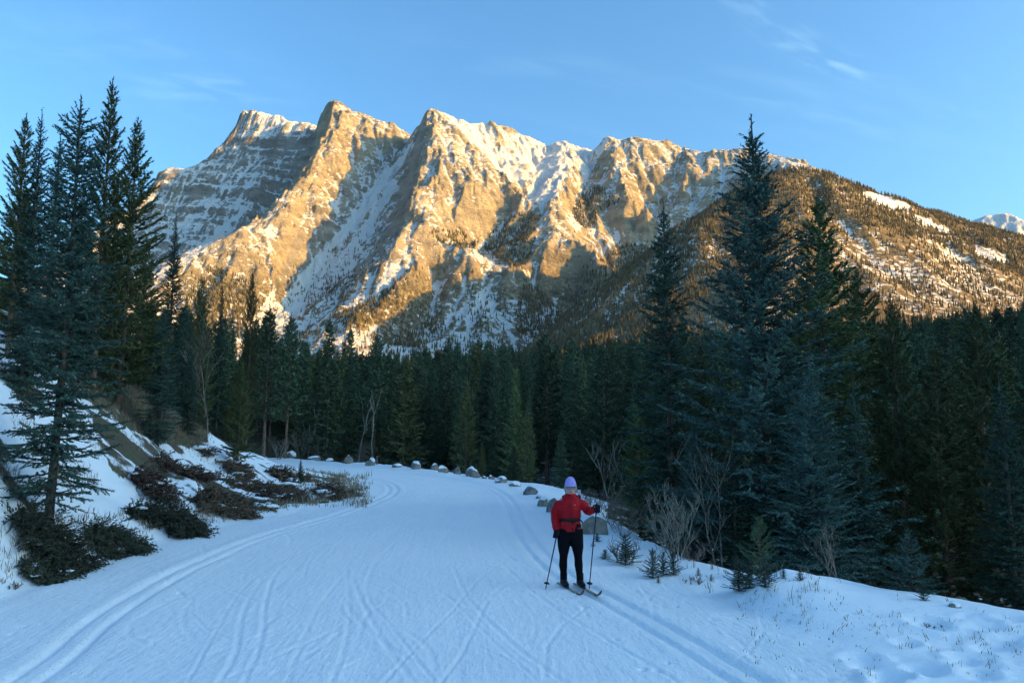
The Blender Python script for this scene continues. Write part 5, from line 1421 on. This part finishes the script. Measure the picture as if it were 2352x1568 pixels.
pelvis = [(0, 0.02, 0.70, .11, .10), (0, 0.02, 0.80, .170, .125), (0, 0.02, 0.90, .165, .125), (0, 0.02, 0.98, .140, .110)]
torso = [(0, 0.02, 0.90, .160, .120), (0, 0.02, 1.00, .140, .108), (-0.005, 0.02, 1.12, .152, .112), (-0.01, 0.02, 1.22, .165, .110), (-0.01, 0.03, 1.285, .150, .09), (0, 0.03, 1.33, .075, .065)]
head = [(0.01, 0.0, 1.345, .040, .045), (0.01, -0.012, 1.372, .058, .070), (0.01, -0.008, 1.405, .068, .084), (0.01, 0.0, 1.45, .073, .090), (0.01, 0.005, 1.49, .074, .093), (0.01, 0.01, 1.53, .070, .088), (0.01, 0.012, 1.565, .050, .066), (0.01, 0.012, 1.582, .020, .03)]
armL = ([(-0.145, 0.03, 1.225), (-0.205, 0.05, 1.15), (-0.225, 0.06, 1.03), (-0.222, 0.02, 0.92), (-0.208, -0.015, 0.82)], [.056, .054, .047, .040, .030])
armR = ([(0.135, 0.03, 1.225), (0.215, 0.03, 1.185), (0.270, 0.01, 1.115), (0.315, -0.07, 1.130), (0.362, -0.13, 1.155)], [.056, .054, .048, .041, .031])
foot = lambda a, s: limb([(a[0], a[1] + 0.06, 0.045), (a[0], a[1] - 0.02, 0.055), (a[0] + 0.035 * s, a[1] - 0.14, 0.035)], [.040, .045, .034], 10, 5)
body = fused('body', [loft(legL), loft(legR), loft(pelvis), loft(torso), limb([(0.01, 0.025, 1.27), (0.01, 0.015, 1.38)], [.05, .048]), loft(head), limb(*armL), limb(*armR), foot(A_L, 1), foot(A_R, 1),
              limb([(0.01, -0.088, 1.475), (0.01, -0.104, 1.445), (0.01, -0.094, 1.432)], [.008, .012, .012], 8, 4), ball((-0.066, 0.015, 1.455), (.012, .02, .028)), ball((0.086, 0.015, 1.455), (.012, .02, .028))]
             + hand(HAND_L, (0.2, 0, 1), 1) + hand(HAND_R, (0.05, 0, 1), -1), M_SKIN, sk, 0.0085, 3)
wide = lambda rings, d: [(a, b, c, rx + d, ry + d) for a, b, c, rx, ry in rings]
jk = fused('jacket', [loft([(0, 0.02, 0.815, .172, .135), (0, 0.02, 0.86, .172, .135), (0, 0.02, 0.93, .160, .128), (0, 0.02, 0.985, .146, .116), (0, 0.02, 1.04, .158, .124), (-0.005, 0.02, 1.12, .168, .128), (-0.01, 0.02, 1.20, .180, .126), (-0.01, 0.025, 1.255, .182, .112), (-0.005, 0.03, 1.295, .140, .09), (0.005, 0.02, 1.335, .085, .080)]),
                      limb(armL[0], [r + .021 for r in armL[1]]), limb(armR[0], [r + .021 for r in armR[1]])], M_JACKET, sk, 0.010, 4)
tx = bpy.data.textures.new('folds', 'CLOUDS'); tx.noise_scale = 0.075; tx.noise_depth = 3
dm = jk.modifiers.new('folds', 'DISPLACE'); dm.texture = tx; dm.strength = 0.022; dm.mid_level = 0.5; dm.texture_coords = 'LOCAL'
col_ = obj('collar', [loft([(0.008, 0.012, 1.305, .088, .085), (0.008, 0.008, 1.34, .083, .082), (0.008, 0.004, 1.375, .080, .084), (0.008, 0.004, 1.378, .070, .074), (0.008, 0.01, 1.33, .066, .066)])], M_JACKET, jk, True)
hood = obj('hood', [limb([(-0.10, 0.02, 1.315), (-0.05, 0.10, 1.325), (0.01, 0.125, 1.33), (0.07, 0.10, 1.325), (0.115, 0.02, 1.315)], [.028, .036, .04, .036, .028])], M_JACKET, jk, True)
obj('zip', [box((0.005, -0.112, 1.07), (.006, .012, .44))], M_BELT, jk)
obj('logo', [box((0.062, -0.108, 1.212), (.020, .004, .008)), box((0.066, -0.108, 1.221), (.010, .004, .005))], M_LOGO, jk)
tg = fused('tights', [loft(wide(legL, .009)), loft(wide(legR, .009)), loft(wide(pelvis, .006))], M_TIGHTS, sk, 0.010, 3)
for a in (A_L, A_R):
    bt = fused('boot', [limb([(a[0], a[1] + 0.065, 0.050), (a[0], a[1] - 0.02, 0.062), (a[0] + 0.035, a[1] - 0.15, 0.040)], [.050, .056, .042], 12, 5), limb([(a[0], a[1] + 0.01, 0.05), (a[0], a[1] + 0.015, 0.20)], [.054, .056], 12, 3)], M_BOOT, sk, 0.009, 3)
for h_, ax, th in ((HAND_L, (0.2, 0, 1), 1), (HAND_R, (0.05, 0, 1), -1)):
    c = np.array(h_); parts = []
    for V, Fc in hand(h_, ax, th): parts.append(((V - c) * 1.22 + c, Fc))
    wrist = np.array(armL[0][-1] if th == 1 else armR[0][-1])
    parts.append(limb([c + np.array([0, .02, 0]), wrist * 0.9 + c * 0.1], [.044, .046], 10, 3))
    fused('glove', parts, M_GLOVE, sk, 0.007, 2)
hat = fused('hat', [loft([(0.01, 0.004, 1.492, .085, .102), (0.01, 0.006, 1.53, .086, .103), (0.01, 0.01, 1.565, .078, .095), (0.01, 0.012, 1.60, .058, .072), (0.01, 0.012, 1.622, .032, .040), (0.01, 0.012, 1.630, .010, .012)])], M_HAT, sk, 0.009, 4)
obj('hat_band', [loft([(0.01, 0.002, 1.482, .087, .104), (0.01, 0.002, 1.486, .0905, .1075), (0.01, 0.003, 1.516, .0905, .1075), (0.01, 0.003, 1.520, .086, .103)])], M_HAT, hat, True)
for s in (-1, 1):
    obj('hair', [limb([(0.01 + s * 0.074, 0.02, 1.50), (0.01 + s * 0.082, 0.005, 1.44), (0.01 + s * 0.074, 0.015, 1.385)], [.014, .018, .010], 8, 4)], M_HAIR, sk, True)
    obj('eye', [ball((0.01 + s * 0.029, -0.080, 1.462), (.011, .008, .007))], M_EYE, sk, True)
gl = obj('glasses', [limb([(0.01 - 0.060, -0.076, 1.475), (0.01 - 0.03, -0.100, 1.477), (0.01, -0.106, 1.474), (0.01 + 0.03, -0.100, 1.477), (0.01 + 0.060, -0.076, 1.475)], [.004] * 5, 6, 3)]
         + [limb([(0.01 + s * .016, -0.101, 1.473), (0.01 + s * .018, -0.102, 1.452), (0.01 + s * .032, -0.099, 1.446), (0.01 + s * .050, -0.088, 1.453), (0.01 + s * .058, -0.078, 1.473)], [.003] * 5, 6, 3) for s in (-1, 1)]
         + [limb([(0.01 + s * .060, -0.076, 1.475), (0.01 + s * .078, -0.02, 1.474), (0.01 + s * .080, 0.02, 1.47)], [.003] * 3, 6, 3) for s in (-1, 1)], M_LENS, sk, True)
obj('mouth', [limb([(-0.014, -0.089, 1.405), (0.01, -0.097, 1.401), (0.034, -0.089, 1.405)], [.003, .0055, .003], 6, 4)], M_LIP, sk, True)
bl = obj('waist_belt', [loft([(0, 0.02, 0.965, .150, .121), (0, 0.02, 0.967, .158, .130), (0, 0.02, 1.008, .158, .130), (0, 0.02, 1.010, .150, .121)], 32)], M_BELT, sk, True)
obj('buckle', [box((0.01, -0.112, 0.987), (.05, .012, .038))], M_BELT, bl, bevel=0.004)
obj('strap', [limb([(0.06, -0.112, 0.975), (0.066, -0.126, 0.93), (0.064, -0.132, 0.88)], [.006, .006, .004], 6, 3)], M_BELT, bl, True)
obj('strap', [limb([(-0.06, -0.112, 0.975), (-0.064, -0.126, 0.92), (-0.062, -0.132, 0.86)], [.006, .006, .004], 6, 3)], M_BELT, bl, True)
obj('strap', [limb([(0.152, 0.0, 0.985), (0.175, -0.02, 0.955), (0.19, -0.03, 0.935)], [.009, .011, .007], 6, 3)], M_BELT, bl, True)
obj('waist_pack', [ball((0.0, 0.155, 0.985), (.12, .05, .06), 3)], M_BELT, bl, True)

def pole(hand_, tip, label):
    h0 = np.array(hand_) + np.array((FEET[0], FEET[1], 0.02)); t0 = np.array(tip) + np.array((FEET[0], FEET[1], 0.0))
    d = (h0 - t0); L = np.linalg.norm(d); d /= L
    e = tag(empty('ski_pole', tuple(t0)), label, 'ski pole')
    top = d * (L + 0.075)
    obj('shaft', [limb([d * -0.045, d * (L - 0.05)], [.0075, .0105], 8, 2)], M_SHAFT, e, True)
    obj('grip', [limb([d * (L - 0.07), d * L, top], [.015, .014, .017], 10, 3)], M_BELT, e, True)
    bk = np.array([0, 0, 1.0])
    obj('basket', [limb([d * 0.020, d * 0.034, d * 0.052], [.038, .046, .012], 12, 2)], M_BELT, e, True)
    obj('tip', [limb([d * -0.07, d * -0.04], [.002, .006], 6, 2)], M_SHAFT, e, True)
    a = top + np.array([0, 0, -0.01])
    obj('strap', [limb([a, a + np.array([.06, .0, -.03]), a + np.array([.065, .01, -.10]), d * (L - 0.05) + np.array([.02, .01, -.02])], [.005, .005, .005, .005], 6, 4)], M_BELT, e, True)
pole(HAND_L, (-0.372, -0.10, 0.055), "ski pole planted on the trail side, in the skier's lowered hand")
pole(HAND_R, (0.272, -0.10, 0.055), "ski pole on the forest side, in the skier's raised hand")
def ski(a, label):
    """long narrow board with a turned-up tip, lying in the snow under the boot"""
    dirn = np.array([0.30, -0.95, 0]); dirn /= np.linalg.norm(dirn); sd_ = np.array([-dirn[1], dirn[0], 0])
    w0 = np.array((FEET[0] + a[0] + 0.012, FEET[1] + a[1] - 0.03, 0.0))
    ss = np.linspace(-0.28, 0.74, 40); V = []
    for s in ss:
        wd = 0.020 + 0.003 * max(0, s) - (0.018 * max(0, (s - 0.64) / 0.10) ** 2)
        z = 0.012 + 0.10 * max(0, (s - 0.54) / 0.2) ** 2
        th = 0.012 if s > 0.5 else 0.018
        c = w0 + dirn * s
        for x, zz in ((-wd, 0), (wd, 0), (wd, th), (-wd, th)): V.append(c + sd_ * x + np.array([0, 0, z + zz]))
    V = np.array(V); m = len(ss)
    Fc = [(i * 4 + j, i * 4 + (j + 1) % 4, (i + 1) * 4 + (j + 1) % 4, (i + 1) * 4 + j) for i in range(m - 1) for j in range(4)] + [(0, 1, 2, 3), ((m - 1) * 4, (m - 1) * 4 + 3, (m - 1) * 4 + 2, (m - 1) * 4 + 1)]
    e = tag(empty('ski', tuple(w0)), label, 'ski')
    k = [f for f in Fc if max(f) < 31 * 4]; t = [f for f in Fc if max(f) >= 31 * 4 and min(f) >= 30 * 4]
    obj('board', [(V - w0, k)], M_SKI, e); obj('tip', [(V - w0, t)], M_SKID, e)
    obj('binding', [box((0.03, -0.10, 0.040), (.05, .14, .020))], M_SKID, e, bevel=0.004)
    q = [w0 + dirn * s + np.array([0, 0, 0.0325]) for s in (0.28, 0.36, 0.48)]
    obj('stripe', [box(tuple(dirn * 0.44 + np.array([0, 0, 0.0262])), (.02, .05, .004))], M_SKID, e)
ski(A_L, "narrow ski under the skier's boot on the trail side"); ski(A_R, "narrow ski under the skier's boot on the forest side")

# ================================================================== the air between here and the mountains
hz = NT('mountain_air'); hz.t.nodes.remove(hz.b)
pv = hz.n('ShaderNodeVolumePrincipled')
pv.inputs['Color'].default_value = (0.45, 0.72, 1.0, 1)
pv.inputs['Density'].default_value = 0.000008
pv.inputs['Anisotropy'].default_value = 0.0
hz.l(pv.outputs[0], hz.out.inputs['Volume'])
V, Fc = box((800, 2600, 1190), (12600, 12400, 2480))
hme = bpy.data.meshes.new('haze'); hme.from_pydata(V.tolist(), [], Fc.tolist()); hme.update()
tag(link('haze', hme, hz.m), 'thin blue haze between the trail and the mountains', None, None, 'stuff')
scene.cycles.volume_bounces = 0
